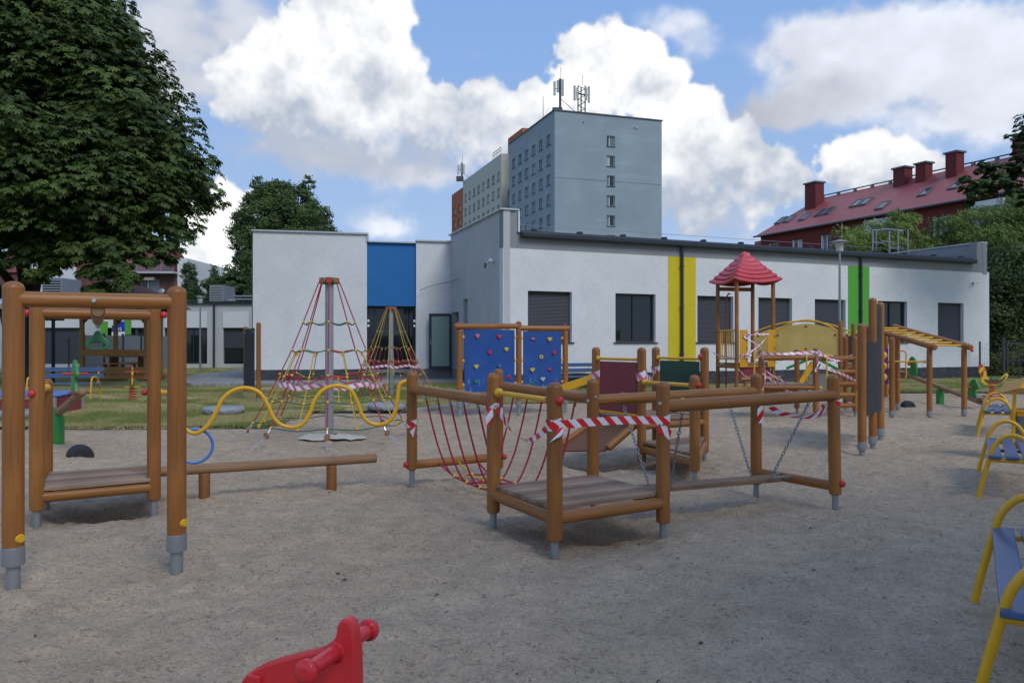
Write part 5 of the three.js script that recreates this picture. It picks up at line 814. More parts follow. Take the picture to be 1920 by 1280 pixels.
  // second platform at the end of the bridge
  const e1 = [9.45, 23.0], e2 = [10.25, 24.0], e3 = [10.25, 22.5], e4 = [10.95, 23.4]; for (const [p, t] of [[e1, 2.25], [e2, 2.2], [e3, 1.9], [e4, 1.9]]) part(T, 'post', log(V(p[0], -0.1, p[1]), V(p[0], t, p[1]), 0.06, 14, 0.035), W.log);
  for (const [a, b] of [[e1, e3], [e3, e4], [e4, e2], [e2, e1]]) bar(T, top(a, 0.9), top(b, 0.9), 0.055, 'floor_beam'); deck(T, e1, e3, e4, e2, 7, 1.0);
  for (const [p, q, y0, y1, m] of [[along(top(e1, 0), top(e3, 0), 0.08), along(top(e1, 0), top(e3, 0), 0.4), 1.05, 1.8, P.brownBoard], [along(top(e1, 0), top(e3, 0), 0.42), along(top(e1, 0), top(e3, 0), 0.98), 1.05, 1.85, P.maroon], [along(top(e1, 0), top(e3, 0), 0.1), along(top(e1, 0), top(e3, 0), 0.95), 0.4, 0.8, P.maroon]]) { p.y = q.y = (y0 + y1) / 2; part(T, 'side_panel', box(Number(p.distanceTo(q).toFixed(3)), y1 - y0, 0.02), m, span(p, q)); }
  yellowBar(T, along(top(e1, 1.9), top(e3, 1.9), 0.45), top(e3, 1.9), 0.02, 'panel_bar');
  // arched bridge: two beige side panels with yellow rails over a curved plank walk
  for (const [a, b] of [[rt, e1], [bk, e2]]) {
    const p = V(a[0], 0, a[1]), q = V(b[0], 0, b[1]), w = p.distanceTo(q) - 0.14, arc = (x, y, rise) => y + rise * (1 - (2 * x / w) ** 2), N = 18, up = [], dn = []; for (let i = 0; i <= N; i++) { const x = -w / 2 + w * i / N; up.push([x, arc(x, 1.86, 0.31)]); dn.push([x, arc(x, 1.17, 0.24)]); }
    const m = span(p, q); const o = part(T, 'bridge_panel', extrude([...dn, ...up.slice().reverse()], 0.018, 0.003), P.beige, m);
    for (const [y, r] of [[1.94, 0.33], [1.13, 0.25]]) { const pts = []; for (let i = 0; i <= 24; i++) { const x = (-w / 2 - 0.05) + (w + 0.1) * i / 24; pts.push(new THREE.Vector3(x, arc(x, y, r), 0)); } part(o, 'arched_rail', sweep(pts, 0.024, 10), P.yellow, m); }
    for (const x of [-w * 0.46, 0, w * 0.46]) for (const [y, r] of [[1.83, 0.3], [1.23, 0.24]]) part(o, 'bolt', boltGeo, W.logDark, m.clone().multiply(M4().makeTranslation(x, arc(x, y, r) - 0.04, 0.015)));
  }
  const pl = along(top(rt, 0), top(bk, 0), 0.5), pr = along(top(e1, 0), top(e2, 0), 0.5); for (let k = 0; k < 12; k++) { const t = (k + 0.5) / 12, y = 0.98 + 0.25 * (1 - (2 * t - 1) ** 2), p = along(top(rt, y), top(e1, y), t), q = along(top(bk, y), top(e2, y), t); part(T, 'bridge_plank', box(1.0, 0.03, 0.15), plank(k), span(p, q)); }
  // slide between the bridge and the sand
  const sl = [V(8.2, 0.35, 22.9), V(8.75, 1.0, 23.2)]; for (const s of [0, 0.45]) part(T, 'slide_side', box(0.95, 0.16, 0.03, 0.01), P.yellowFlat, span(sl[0].clone().add(new THREE.Vector3(s * 0.3, 0, -s)), sl[1].clone().add(new THREE.Vector3(s * 0.3, 0, -s)))); part(T, 'slide_chute', box(1.1, 0.02, 0.42), P.steel, span(V(8.3, 0.25, 23.15), V(8.85, 0.92, 23.45)));
  for (const [a, b] of [[V(8.1, 0.85, 23.6), V(8.75, 1.15, 23.4)], [V(8.8, 1.15, 23.0), V(9.4, 0.78, 22.75)]]) part(T, 'green_ramp_edge', box(0.75, 0.08, 0.03), P.green, span(a, b));
  part(T, 'support_wall', box(0.7, 0.75, 0.25), std(lin(0.28, 0.26, 0.23), 0.9, { map: blotch }), move(8.95, 0.32, 23.3));
}

// ---------------------------------------------------------------- rope pyramids
function pyramid(label, [x, d], mainM, secM, ringM, g0, turn) {
  const T = thing('rope_pyramid', label, 'climbing net', [x, 0, d], 'rope climbing pyramids'), N = 8, c = (a, r, y) => V(x + Math.cos(a) * r, y, d + Math.sin(a) * r);
  part(T, 'pole', sweep([V(x, g0 - 0.2, d), V(x, 2.62, d)], 0.068, 18), P.greyPole); part(T, 'head', sweep([V(x, 2.56, d), V(x, 2.57, d), V(x, 2.68, d), V(x, 2.69, d)], [0.05, 0.085, 0.085, 0.05], 18), P.greenToy);
  const lv = [[0.17, 2.6], [0.42, 1.94], [0.6, 1.485], [0.79, 1.09], [0.99, 0.69], [1.21, 0.3]], ang = (k) => turn + k / N * Math.PI * 2, knots = [];
  const sh = new THREE.CylinderGeometry(0.05, 0.05, 0.03, 14); sh.rotateX(Math.PI / 2);
  for (let k = 0; k < N; k++) {
    const a = ang(k), rp = part(T, 'main_rope', sweep(lv.map(([r, y]) => c(a, r, y)), 0.0095, 7), mainM);
    part(rp, 'pulley', sh, k % 2 ? W.logWorn : P.red, M4().makeRotationY(a + Math.PI / 2).setPosition(c(a, 0.15, 2.63))); part(rp, 'turnbuckle', sweep([c(a, 1.22, 0.28), c(a, 1.27, 0.2)], 0.014, 8), P.chrome); part(rp, 'thimble', sh, W.logWorn, M4().makeScale(1, 1, 1).premultiply(M4().makeRotationY(a + Math.PI / 2)).setPosition(c(a, 1.29, 0.19))); part(rp, 'anchor_rod', sweep([c(a, 1.3, 0.17), c(a, 1.68, g0 - 0.06)], 0.007, 6), P.chrome);
    lv.slice(1).forEach(([r, y]) => knots.push(c(a, r, y)));
    const b = ang(k + 0.5), dn = part(T, 'lower_rope', sweep([2, 3, 4, 5].map((i) => c(b, lv[i][0] * 0.96, lv[i][1] - 0.03)), 0.0085, 7), secM); for (const i of [2, 5]) part(dn, 'rope_clamp', sweep([c(b, lv[i][0] * 0.96, lv[i][1] - 0.03 + (i === 5 ? 0.06 : -0.07)), c(b, lv[i][0] * 0.96, lv[i][1] - 0.03)], [0.012, 0.022], 8), P.yellow);
    [3, 4].forEach((i) => knots.push(c(b, lv[i][0] * 0.96, lv[i][1] - 0.03)));
  }
  lv.slice(1).forEach(([r, y], i) => { const pts = []; for (let k = 0; k < N * 2; k++) { const h = k % 2; pts.push(c(ang(k / 2), h ? r * 0.955 : r, h ? y - 0.04 : y)); } const rg = part(T, 'ring_rope', sweep(curve(pts, 64, true), 0.0085, 6, true), ringM);
    if (i === 2 || i === 1) for (const k of [1, 3, 6]) part(rg, 'rope_sleeve', sweep([c(ang(k + 0.15), r * 0.985, y - 0.012), c(ang(k + 0.42), r * 0.96, y - 0.032)], 0.018, 8), P.red);
    if (i === 2) { const q = []; for (let k = 0; k < N * 2; k++) q.push(c(ang(k / 2), r * 1.02, y - (k % 2 ? 0.12 : 0.02))); part(T, 'ring_rope', sweep(curve(q, 64, true), 0.0085, 6, true), P.redRope); } });
  for (let k = 0; k < N; k++) part(T, 'inner_rope', sweep([c(ang(k), 0.79, 1.09), c(ang(k + 0.4), 0.42, 1.02), c(ang(k + 0.9), 0.16, 1.0)], 0.0085, 6), k % 3 ? P.redRope : secM);
  for (let k = 0; k < N; k++) part(T, 'lower_rope', sweep([c(ang(k + 0.25), 0.78, 1.07), c(ang(k + 0.22), 0.98, 0.67)], 0.0085, 6), k % 2 ? P.redRope : P.yellowRope);
  const kb = new THREE.SphereGeometry(0.024, 8, 6), all = mergeGeometries(knots.map((p) => put(kb, M4().makeTranslation(p.x, p.y, p.z)))); const o = part(T, 'rope_connectors', all, P.yellow); o.userData.kind = 'stuff';
  const tp = []; for (let k = 0; k <= 10; k++) tp.push(c(ang(4.6 + k * 0.33), 0.88, 0.92 + 0.03 * Math.sin(k * 2.1))); return [T, tp];
}
const [, tp1] = pyramid('red rope pyramid on a grey pole standing in the sand', [-3.03, 13.26], P.redRope, P.yellowRope, P.greenRope, 0, 0.2);
const [, tp2] = pyramid('yellow rope pyramid on a grey pole on the lawn before the entrance', [-3.63, 24.0], P.yellowRope, P.redRope, P.greenRope, 0, 0.05);
{ // sheet round the foot of the near pyramid's pole
  const n = 14, m = 26, pos = [], uv = [], idx = []; for (let j = 0; j <= n; j++) for (let i = 0; i <= m; i++) { const a = i / m * 6.283, r = 0.07 + j / n * (0.26 + 0.2 * noise(Math.cos(a) * 1.5 + 5, Math.sin(a) * 1.5 + 5)), x = -3.03 + Math.cos(a) * r * 1.25 + 0.06, d = 13.2 + Math.sin(a) * r; pos.push(x, sandH(x, d) + 0.02 + 0.06 * noise(x * 7, d * 7) * (1 - j / n * 0.6), -d); uv.push(x, d); } for (let j = 0; j < n; j++) for (let i = 0; i < m; i++) { const a = j * (m + 1) + i; idx.push(a, a + 1, a + m + 1, a + 1, a + m + 2, a + m + 1); }
  const g = geometry(pos, null, uv, idx); g.computeVertexNormals(); single('ground_sheet', 'crumpled beige sheet around the foot of the red pyramid pole', 'sheet', g, P.cloth);
}
// ---------------------------------------------------------------- tarp-covered discs, sandbox, tyres
[[-6.35, 17.6, 'round grey covered disc on the lawn under the wavy bar'], [-2.9, 18.55, 'round grey covered disc behind the red rope pyramid'], [-10.3, 16.6, 'round grey covered disc beside the seesaw']].forEach(([x, d, label], q) => {
  const n = 40, pos = [], uv = [], idx = [], rows = [[0.0, 0.15], [0.36, 0.155], [0.415, 0.145], [0.44, 0.1], [0.435, 0.05], [0.41, 0.0]]; rows.forEach(([r, y], j) => { for (let i = 0; i <= n; i++) { const a = i / n * 6.283, w = 1 + (j > 1 ? 0.035 * (noise(i * 0.9 + q * 9, j * 1.3) - 0.5) * j : 0); pos.push(Math.cos(a) * r * w, y * (1 + 0.08 * (noise(i * 0.5, j + q) - 0.5)), Math.sin(a) * r * w); uv.push(Math.cos(a) * r, Math.sin(a) * r + y); } }); for (let j = 0; j < rows.length - 1; j++) for (let i = 0; i < n; i++) { const a = j * (n + 1) + i; idx.push(a, a + 1, a + n + 1, a + 1, a + n + 2, a + n + 1); }
  const g = geometry(pos, null, uv, idx); g.computeVertexNormals(); const T = thing('covered_disc', label, 'covered disc', [x, 0.05, d], 'grey covered discs on the lawn'); own(T, 'cover', g, P.tarp); const rim = []; for (let i = 0; i < 40; i++) { const a = i / 40 * 6.283; rim.push(new THREE.Vector3(Math.cos(a) * 0.42, 0.012, Math.sin(a) * 0.42)); } own(T, 'rim', sweep(rim, 0.02, 6, true), P.rubber);
});
{
  const T = thing('sandbox', 'red boxed sandbox under a blue board lid', 'sandbox', [-10.6, 0, 17.8]), x0 = -12.2, x1 = -9.85, d0 = 17.2, d1 = 19.2;
  for (const [a, b] of [[[x0, d0], [x1, d0]], [[x1, d0], [x1 - 0.5, d1]], [[x0, d1], [x1 - 0.5, d1]]]) part(T, 'side_board', box(Number(Math.hypot(b[0] - a[0], b[1] - a[1]).toFixed(3)), 0.38, 0.05, 0.006), std(lin(0.33, 0.035, 0.045), 0.6, { map: scuff }), span(V(a[0], 0.22, a[1]), V(b[0], 0.22, b[1])));
  for (const [x, d] of [[x1, d0 - 0.02], [x1 - 0.5, d1], [x0, d0]]) part(T, 'corner_post', box(0.09, 0.42, 0.09, 0.008), P.tarp, move(x, 0.22, d));
  for (let k = 0; k < 6; k++) { const t = (k + 0.5) / 6, d = lerp(d0 - 0.06, d1 + 0.06, t), s = -t * 0.5; part(T, 'lid_board', box(x1 - x0 + 0.1, 0.03, 0.345, 0.004), std(lin(0.13, 0.24, 0.55), 0.4, { map: scuff }), move((x0 + x1) / 2 + s, 0.455, d)); } part(T, 'lid_rail', box(x1 - x0, 0.05, 0.04), W.pine, move((x0 + x1) / 2, 0.412, d0 - 0.03));
}
function tyre(label, x, d, ang, r = 0.17) { const T = thing('buffer_tyre', label, 'tyre', [x, 0, d], 'half buried tyres under the seesaw ends', ang); const z = (v) => new THREE.Vector3(0, 0, v); own(T, 'tread', sweep([z(-0.105), z(-0.1), z(-0.08), z(-0.04), z(-0.035), z(0.035), z(0.04), z(0.08), z(0.1), z(0.105)], [0.1, 0.145, 0.165, r, r - 0.006, r - 0.006, r, 0.165, 0.145, 0.1], 36), P.rubber, 0, 0.01, 0); for (const s of [-1, 1]) own(T, 'hub', sweep([z(s * 0.1), z(s * 0.112)], [0.06, 0.05], 20), P.rubber, 0, 0.01, 0); }
// ---------------------------------------------------------------- seesaws
const horse = smoothShape([[-0.16, 0], [-0.19, 0.12], [-0.17, 0.3], [-0.1, 0.44], [0.0, 0.5], [0.07, 0.48], [0.13, 0.4], [0.19, 0.3], [0.17, 0.25], [0.1, 0.27], [0.07, 0.22], [0.1, 0.1], [0.13, 0]], 4);
function seesaw(label, a, pv, b, up) {
  const T = thing('seesaw', label, 'seesaw', [pv.x, 0, -pv.z], 'log seesaws'), g = sandH(pv.x, -pv.z);
  part(T, 'beam', log(a, b, 0.058, 16, 0.03), W.logWorn); part(T, 'pivot_post', box(0.15, pv.y - 0.06 - g + 0.1, 0.15, 0.012), P.green, move(pv.x, (pv.y - 0.06 + g - 0.1) / 2, -pv.z)); part(T, 'pivot_bracket', box(0.1, 0.16, 0.13, 0.01), P.greenToy, move(pv.x, pv.y - 0.02, -pv.z));
  const dir = b.clone().sub(a).setY(0).normalize(), yaw = Math.atan2(-dir.z, dir.x);
  for (const [t, s] of [[0.12, -1], [0.88, 1]]) {
    const c = along(a, b, t), m = M4().makeRotationY(yaw + (s < 0 ? Math.PI : 0)).setPosition(c.x, c.y + 0.03, c.z).multiply(M4().makeTranslation(-0.12, 0, 0));
    const h = part(T, 'horse_head', extrude(horse, 0.03, 0.006), P.green, m); part(h, 'handle', sweep([V(0, 0.3, -0.16), V(0, 0.3, 0.16)], 0.018, 10), P.red, m); part(h, 'eye', rod(V(0.06, 0.4, -0.02), V(0.06, 0.4, 0.02), 0.02), P.maroon, m); part(T, 'seat', box(0.26, 0.025, 0.24, 0.01), P.maroon, m.clone().multiply(M4().makeTranslation(0.32, 0.04, 0)));
  }
}
seesaw('log seesaw on a green post beside the tall trolley frame', V(-8.35, 0.06, 14.1), V(-7.16, 0.52, 12.6), V(-5.98, 0.93, 11.15)); tyre('half buried black tyre in the sand near the low deck', -6.05, 11.2, 0.7);
seesaw('log seesaw on a green post behind the overhead ladder', V(10.93, 0.78, 22.5), V(11.19, 0.44, 20.9), V(11.47, 0.1, 19.2)); tyre('half buried black tyre beyond the overhead ladder', 9.75, 19.7, 0.2);
// ---------------------------------------------------------------- benches
const benchDir = Math.atan2(0.865, 0.5);
function archBench() { // own axes: x along the bench, z towards its open side
  const T = thing('arch_bench', 'x', 'bench', [0, 0, 0], 'yellow and blue arch benches along the sand edge');
  for (const s of [-0.87, 0.87]) {
    const f = own(T, 'arch_frame', tube([[-0.31, -0.05], [-0.28, 0.1], [-0.2, 0.42], [-0.165, 0.53], [-0.09, 0.625], [0, 0.655], [0.09, 0.625], [0.165, 0.53], [0.2, 0.42], [0.28, 0.1], [0.31, -0.05]].map(([z, y]) => new THREE.Vector3(s, y, z)), 0.0235, 60, 14), P.yellow);
    own(f, 'seat_bearer', sweep([new THREE.Vector3(s, 0.39, -0.205), new THREE.Vector3(s, 0.39, 0.205)], 0.018, 10), P.yellow);
  }
  for (const z of [-0.155, 0, 0.155]) own(T, 'seat_slat', box(1.86, 0.034, 0.118, 0.008), P.blueSeat, 0, 0.428, z);
  own(T, 'seat_bearer', box(0.05, 0.03, 0.4), P.blueSeat, 0, 0.395, 0); return T;
}
{
  const b = archBench(), turn = benchDir; const perp = [0.865, -0.5];
  const at = (foot, L) => [foot[0] + 0.5 * L + perp[0] * 0.31, 0, foot[1] + 0.865 * L + perp[1] * 0.31];
  const p1 = at([2.93 - 0.87, 5.07 - 1.505], 0.87); b.position.set(p1[0], 0, -p1[2]); b.rotation.y = turn; b.updateMatrixWorld(true); b.userData.label = 'yellow arch bench with blue slats nearest the camera, cut off by the frame';
  copyOf(b, 'yellow arch bench with blue slats, second along the sand edge', at([4.85, 8.33], 0.87), turn); copyOf(b, 'yellow arch bench with blue slats beside the grey litter bin', at([8.02, 13.8], 0.87), turn);
}
function backBench(label, x, d, turn, w) {
  const T = thing('park_bench', label, 'bench', [x, 0.04, d], 'blue benches with backrests', turn);
  for (const s of [-1, 1]) { own(T, 'leg_frame', tube([[0.3, 0], [0.24, 0.4], [0.2, 0.58], [0.1, 0.62], [-0.12, 0.58], [-0.24, 0.4], [-0.32, 0]].map(([z, y]) => new THREE.Vector3(s * w * 0.44, y, z)), 0.024, 40, 10), P.yellow); own(T, 'back_support', sweep([new THREE.Vector3(s * w * 0.42, 0.4, -0.2), new THREE.Vector3(s * w * 0.42, 0.88, -0.33)], 0.02), P.yellow); }
  for (const z of [-0.12, 0.02, 0.16]) own(T, 'seat_slat', box(w, 0.035, 0.12, 0.006), P.blueSeat, 0, 0.43, z); for (const [y, z] of [[0.64, -0.245], [0.82, -0.29]]) own(T, 'back_slat', box(w, 0.12, 0.03, 0.006), P.blueSeat, 0, y, z);
}
backBench('blue slatted bench with yellow legs beside the red sandbox', -12.45, 22.2, 0.05, 1.95); backBench('blue slatted bench against the white wall beside the climbing wall', 2.1, 26.9, 0.41, 1.7);
{ // bin and back bench at the right edge
  const T = thing('litter_bin', 'grey litter bin with a yellow rim behind the benches', 'litter bin', [7.05, 0, 10.85]); own(T, 'bin', new THREE.CylinderGeometry(0.23, 0.19, 0.52, 28), std(lin(0.22, 0.24, 0.27), 0.5, { map: blotch }), 0, 0.42, 0); own(T, 'rim', new THREE.TorusGeometry(0.235, 0.02, 8, 28).rotateX(Math.PI / 2), P.yellow, 0, 0.68, 0); own(T, 'rim_band', new THREE.CylinderGeometry(0.24, 0.238, 0.06, 28, 1, true), P.yellow, 0, 0.645, 0);
  for (const s of [-1, 1]) own(T, 'post', sweep([new THREE.Vector3(s * 0.26, -0.1, 0), new THREE.Vector3(s * 0.26, 0.95, 0.05)], 0.022), P.yellow); const cv = own(T, 'canopy', extrude([[-0.34, 0], [0.34, 0], [0.2, 0.16], [-0.2, 0.16]], 0.5, 0.01), P.yellowFlat, 0, 0.95, 0.02); cv.rotation.x = -0.2;
}
// ---------------------------------------------------------------- spring riders
{
  const T = thing('spring_rider', 'red spring rider with round handles, cut off at the frame edge', 'spring rider', [-0.55, 0, 2.3], 'spring riders');
  const yaw = -0.34, m = M4().makeRotationY(yaw).setPosition(-0.478, 0, -2.275), shape = smoothShape([[0.05, 0.3], [0.053, 0.6], [0.047, 0.76], [0.032, 0.815], [0.012, 0.824], [-0.008, 0.806], [-0.017, 0.77], [-0.055, 0.735], [-0.15, 0.7], [-0.28, 0.648], [-0.335, 0.6], [-0.36, 0.5], [-0.3, 0.36], [-0.15, 0.3], [-0.05, 0.28]], 6);
  const b = part(T, 'side_plate', extrude(shape, 0.03, 0.008), P.redToy, m); part(b, 'seat_block', box(0.05, 0.2, 0.02, 0.006), P.redToy, m.clone().multiply(M4().makeTranslation(-0.285, 0.53, 0.026))); part(b, 'screw_head', screwGeo, P.chrome, m.clone().multiply(M4().makeTranslation(-0.32, 0.575, 0.022)));
  for (const s of [-1, 1]) { const q = (z) => new THREE.Vector3(-0.015, 0.728, s * z); part(b, 'handle', sweep([q(0.014), q(0.026), q(0.03), q(0.15), q(0.152), q(0.165), q(0.176), q(0.18)], [0.031, 0.031, 0.0215, 0.0215, 0.031, 0.034, 0.031, 0.015], 24), P.redToy, m); }
  const sp = []; for (let k = 0; k <= 120; k++) { const a = k / 120 * Math.PI * 2 * 5; sp.push(new THREE.Vector3(-0.15 + Math.cos(a) * 0.09, 0.0 + k / 120 * 0.34, Math.sin(a) * 0.09)); } part(T, 'spring', sweep(sp, 0.014, 8), P.rubber, m); part(T, 'foot_plate', box(0.3, 0.03, 0.3, 0.01), P.steel, m.clone().multiply(M4().makeTranslation(-0.15, 0.0, 0)));
  part(T, 'seat', box(0.3, 0.03, 0.22, 0.012), P.redToy, m.clone().multiply(M4().makeTranslation(-0.2, 0.4, 0.0)));
}
function rooster(label, x, d, turn) {
  const T = thing('rooster_rider', label, 'spring rider', [x, 0.04, d], 'rooster spring riders', turn), yl = std(lin(0.62, 0.42, 0.03), 0.45), br = std(lin(0.13, 0.05, 0.04), 0.5);
  own(T, 'body_plate', extrude(smoothShape([[-0.34, 0.42], [-0.36, 0.62], [-0.42, 0.72], [-0.36, 0.84], [-0.26, 0.86], [-0.2, 0.76], [-0.16, 0.58], [0.0, 0.5], [0.2, 0.5], [0.34, 0.6], [0.46, 0.68], [0.5, 0.62], [0.42, 0.5], [0.3, 0.4], [0.1, 0.32], [-0.15, 0.33]], 4), 0.03, 0.006), yl, 0, 0, 0);
  for (const s of [-1, 1]) { own(T, 'wing', extrude(smoothShape([[-0.26, 0.5], [0, 0.47], [0.26, 0.5], [0.4, 0.62], [0.36, 0.5], [0.2, 0.38], [-0.12, 0.38]], 4), 0.016, 0.004), br, 0, 0, s * 0.032); own(T, 'wattle', extrude(smoothShape([[-0.36, 0.72], [-0.3, 0.72], [-0.3, 0.6], [-0.34, 0.56]], 4), 0.012, 0.003), P.red, 0, 0, s * 0.028); }
  own(T, 'comb', extrude(smoothShape([[-0.44, 0.82], [-0.4, 0.92], [-0.36, 0.87], [-0.31, 0.95], [-0.28, 0.88], [-0.22, 0.9], [-0.26, 0.82]], 3), 0.022, 0.004), P.red); own(T, 'handle', sweep([new THREE.Vector3(-0.26, 0.78, -0.16), new THREE.Vector3(-0.26, 0.78, 0.16)], 0.016), P.red); own(T, 'seat', box(0.3, 0.04, 0.22, 0.012), P.green, 0.06, 0.53, 0);
  const sp = []; for (let k = 0; k <= 90; k++) { const a = k / 90 * Math.PI * 10; sp.push(new THREE.Vector3(Math.cos(a) * 0.085, k / 90 * 0.36, Math.sin(a) * 0.085)); } own(T, 'spring', sweep(sp, 0.014, 6), P.red); own(T, 'foot_plate', box(0.36, 0.03, 0.36, 0.01), P.red, 0, 0.0, 0); for (const s of [-1, 1]) own(T, 'foot_rest', sweep([new THREE.Vector3(-0.1, 0.36, s * 0.02), new THREE.Vector3(-0.1, 0.36, s * 0.2)], 0.014), P.yellow);
}
rooster('yellow and brown rooster spring rider behind the arch benches', 14.05, 23.4, 0.1); rooster('small rooster spring rider seen front-on before the wooden pavilion', -10.45, 22.0, 2.02);
// ---------------------------------------------------------------- pavilion with table, fences, lamps, sign
{
  const T = thing('wooden_pavilion', 'wooden pavilion with braces and board rails behind the blue bench', 'pavilion', [-16.4, 0, 34]), X0 = -17.75, X1 = -15.1, D0 = 33, D1 = 34.8, D2 = 34.8;
  const ps = [[X0, D0], [X1, D0], [X0 + 0.5, D1], [X1 - 0.2, D1]]; for (const [x, d] of ps) part(T, 'post', box(0.15, 3.2, 0.15, 0.01), W.pine, move(x, 1.7, d));
  for (const [y, h] of [[1.2, 0.26], [0.48, 0.28]]) { part(T, 'rail_board', box(X1 - X0 + 0.12, h, 0.05, 0.006), W.pine, move((X0 + X1) / 2, y, D0 - 0.1)); part(T, 'rail_board', box(1.75, h, 0.05, 0.006), W.pine, span(V(X1 + 0.08, y, D0), V(X1 - 0.12, y, D1))); }
  part(T, 'floor', box(X1 - X0 + 0.1, 0.16, D1 - D0 + 0.1), W.pine, move((X0 + X1) / 2, 0.22, (D0 + D1) / 2)); for (let k = 0; k < 5; k++) part(T, 'base_log', box(X1 - X0 + 0.2, 0.16, 0.14, 0.02), W.pine, move((X0 + X1) / 2, 0.18, D0 - 0.1 + k * 0.45));
  part(T, 'top_beam', box(X1 - X0 + 0.5, 0.2, 0.14), W.pineDark, move((X0 + X1) / 2, 2.98, D0)); part(T, 'top_beam', box(X1 - X0 + 0.5, 0.2, 0.14), W.pineDark, move((X0 + X1) / 2 + 0.1, 2.98, D1));
  for (const [x, s, d] of [[X0, 1, D0], [X1, -1, D0], [X0 + 0.5, 1, D1], [X1 - 0.2, -1, D1]]) part(T, 'brace', box(0.75, 0.1, 0.09), W.pineDark, span(V(x, 2.4, d), V(x + s * 0.52, 2.92, d)));
  const s = new THREE.Shape([[-2.0, 0], [2.0, 0], [0, 1.0]].map((p) => new THREE.Vector2(...p))), g = new THREE.ExtrudeGeometry(s, { depth: 3.8, bevelEnabled: false }); part(T, 'roof', boxUV(g), std(lin(0.09, 0.03, 0.025), 0.8, { map: blotch }), move(-16.2, 3.08, D1 + 0.7));
  const Q = thing('picnic_table', 'wooden picnic table with benches inside the pavilion', 'table', [-16.3, 0.3, 33.95]); own(Q, 'table_top', box(1.5, 0.05, 0.7, 0.008), W.pine, 0, 0.74, 0); for (const s of [-0.6, 0.6]) own(Q, 'leg', box(0.1, 0.72, 0.6), W.pineDark, s, 0.36, 0); for (const s of [-0.75, 0.75]) { own(Q, 'bench_top', box(1.6, 0.05, 0.28, 0.006), W.pine, 0, 0.44, s); for (const k of [-0.6, 0.6]) own(Q, 'bench_leg', box(0.08, 0.42, 0.22), W.pineDark, k, 0.21, s); }
}
function meshFence(label, a, b, h, panels, grp) { // welded-wire fence: posts and a wire grid
  const T = thing('wire_fence', label, 'fence', [(a[0] + b[0]) / 2, 0, (a[1] + b[1]) / 2], 'dark welded wire fences'), m = std(lin(0.03, 0.035, 0.042), 0.6), y0 = 0.1; for (let k = 0; k <= panels; k++) { const t = k / panels; part(T, 'post', box(0.06, h + 0.15, 0.06, 0.006), m, move(lerp(a[0], b[0], t), (h + 0.1) / 2, lerp(a[1], b[1], t))); }
  for (let k = 0; k < panels; k++) { const p = [], A = V(lerp(a[0], b[0], k / panels), 0, lerp(a[1], b[1], k / panels)), Z = V(lerp(a[0], b[0], (k + 1) / panels), 0, lerp(a[1], b[1], (k + 1) / panels)), n = Math.round(A.distanceTo(Z) / 0.1); const at = (t, y) => { const v = along(A, Z, t); v.y = y; return v; }; for (let i = 0; i <= n; i++) p.push(sweep([at(i / n, y0), at(i / n, h)], 0.0035, 3)); for (let j = 0; j <= 7; j++) p.push(sweep([at(0, y0 + j * (h - y0) / 7), at(1, y0 + j * (h - y0) / 7)], 0.0045, 3)); part(T, 'wire_panel', mergeGeometries(p), m); }
}
meshFence('dark wire fence in front of the annexe behind the blue bench', [-27, 39], [-19.2, 39.5], 1.75, 3); meshFence('dark wire fence beside the end of the long wing', [20.6, 35.2], [27, 34.4], 1.55, 4);
{ const T = thing('wire_gate', 'dark wire gate in the fence beyond the long wing', 'gate', [22.5, 0, 34.6]), m = std(lin(0.03, 0.035, 0.042), 0.6); part(T, 'gate_frame', ring(1.6, 1.55, 0.06, 0.06), m, move(22.3, 0.85, 34.75)); part(T, 'gate_rail', box(1.5, 0.05, 0.05), m, move(22.3, 0.85, 34.75)); part(T, 'hinge_post', box(0.1, 1.9, 0.1, 0.01), m, move(21.4, 0.9, 34.8)); }
{ const T = thing('panel_fence', 'grey panel fence with dark posts seen through the pavilion', 'fence', [-18.6, 0, 44]), a = [-21.7, 40.5], b = [-19.8, 46.8], m = std(lin(0.16, 0.18, 0.21), 0.7); for (let k = 0; k < 5; k++) { const p = V(lerp(a[0], b[0], k / 5), 1.05, lerp(a[1], b[1], k / 5)), q = V(lerp(a[0], b[0], (k + 1) / 5), 1.05, lerp(a[1], b[1], (k + 1) / 5)); part(T, 'panel', box(Number(p.distanceTo(q).toFixed(3)), 1.9, 0.03), m, span(p, q)); part(T, 'post', box(0.1, 2.1, 0.1), B.anthracite, move(p.x, 1.05, -p.z)); } part(T, 'post', box(0.1, 2.1, 0.1), B.anthracite, move(b[0], 1.05, b[1])); }
function lamp(label, x, d, h, head) { const T = thing('lamp_post', label, 'street lamp', [x, 0, d], 'grey lamp posts'); own(T, 'pole', sweep([V(0, -0.1, 0), V(0, h * 0.35, 0), V(0, h - 0.3, 0)], [0.065, 0.05, 0.032], 12), P.galv); own(T, 'lantern', sweep([V(0, h - 0.32, 0), V(0, h - 0.3, 0), V(0, h, 0)], [0.05, 0.11, 0.13], 16), std(lin(0.55, 0.57, 0.58), 0.3)); own(T, 'shade', sweep([V(0, h - 0.01, 0), V(0, h + 0.0, 0), V(0, h + 0.05, 0), V(0, h + 0.07, 0)], [head, head, head * 0.4, 0.05], 24), P.galv); }
lamp('grey lamp post with a disc shade before the green stripe', 10.7, 26.1, 4.9, 0.31); lamp('grey lamp post with a small lantern beside the paved path', -15.6, 40, 3.9, 0.2);
{ const T = thing('notice_board', 'dark post with a flat board behind the tall log frame', 'sign', [-17.1, 0, 29.8]); own(T, 'post', box(0.09, 2.5, 0.09), B.anthracite, 0, 1.25, 0); own(T, 'board', box(0.62, 0.12, 0.4, 0.01), B.anthracite, 0, 2.5, 0); }
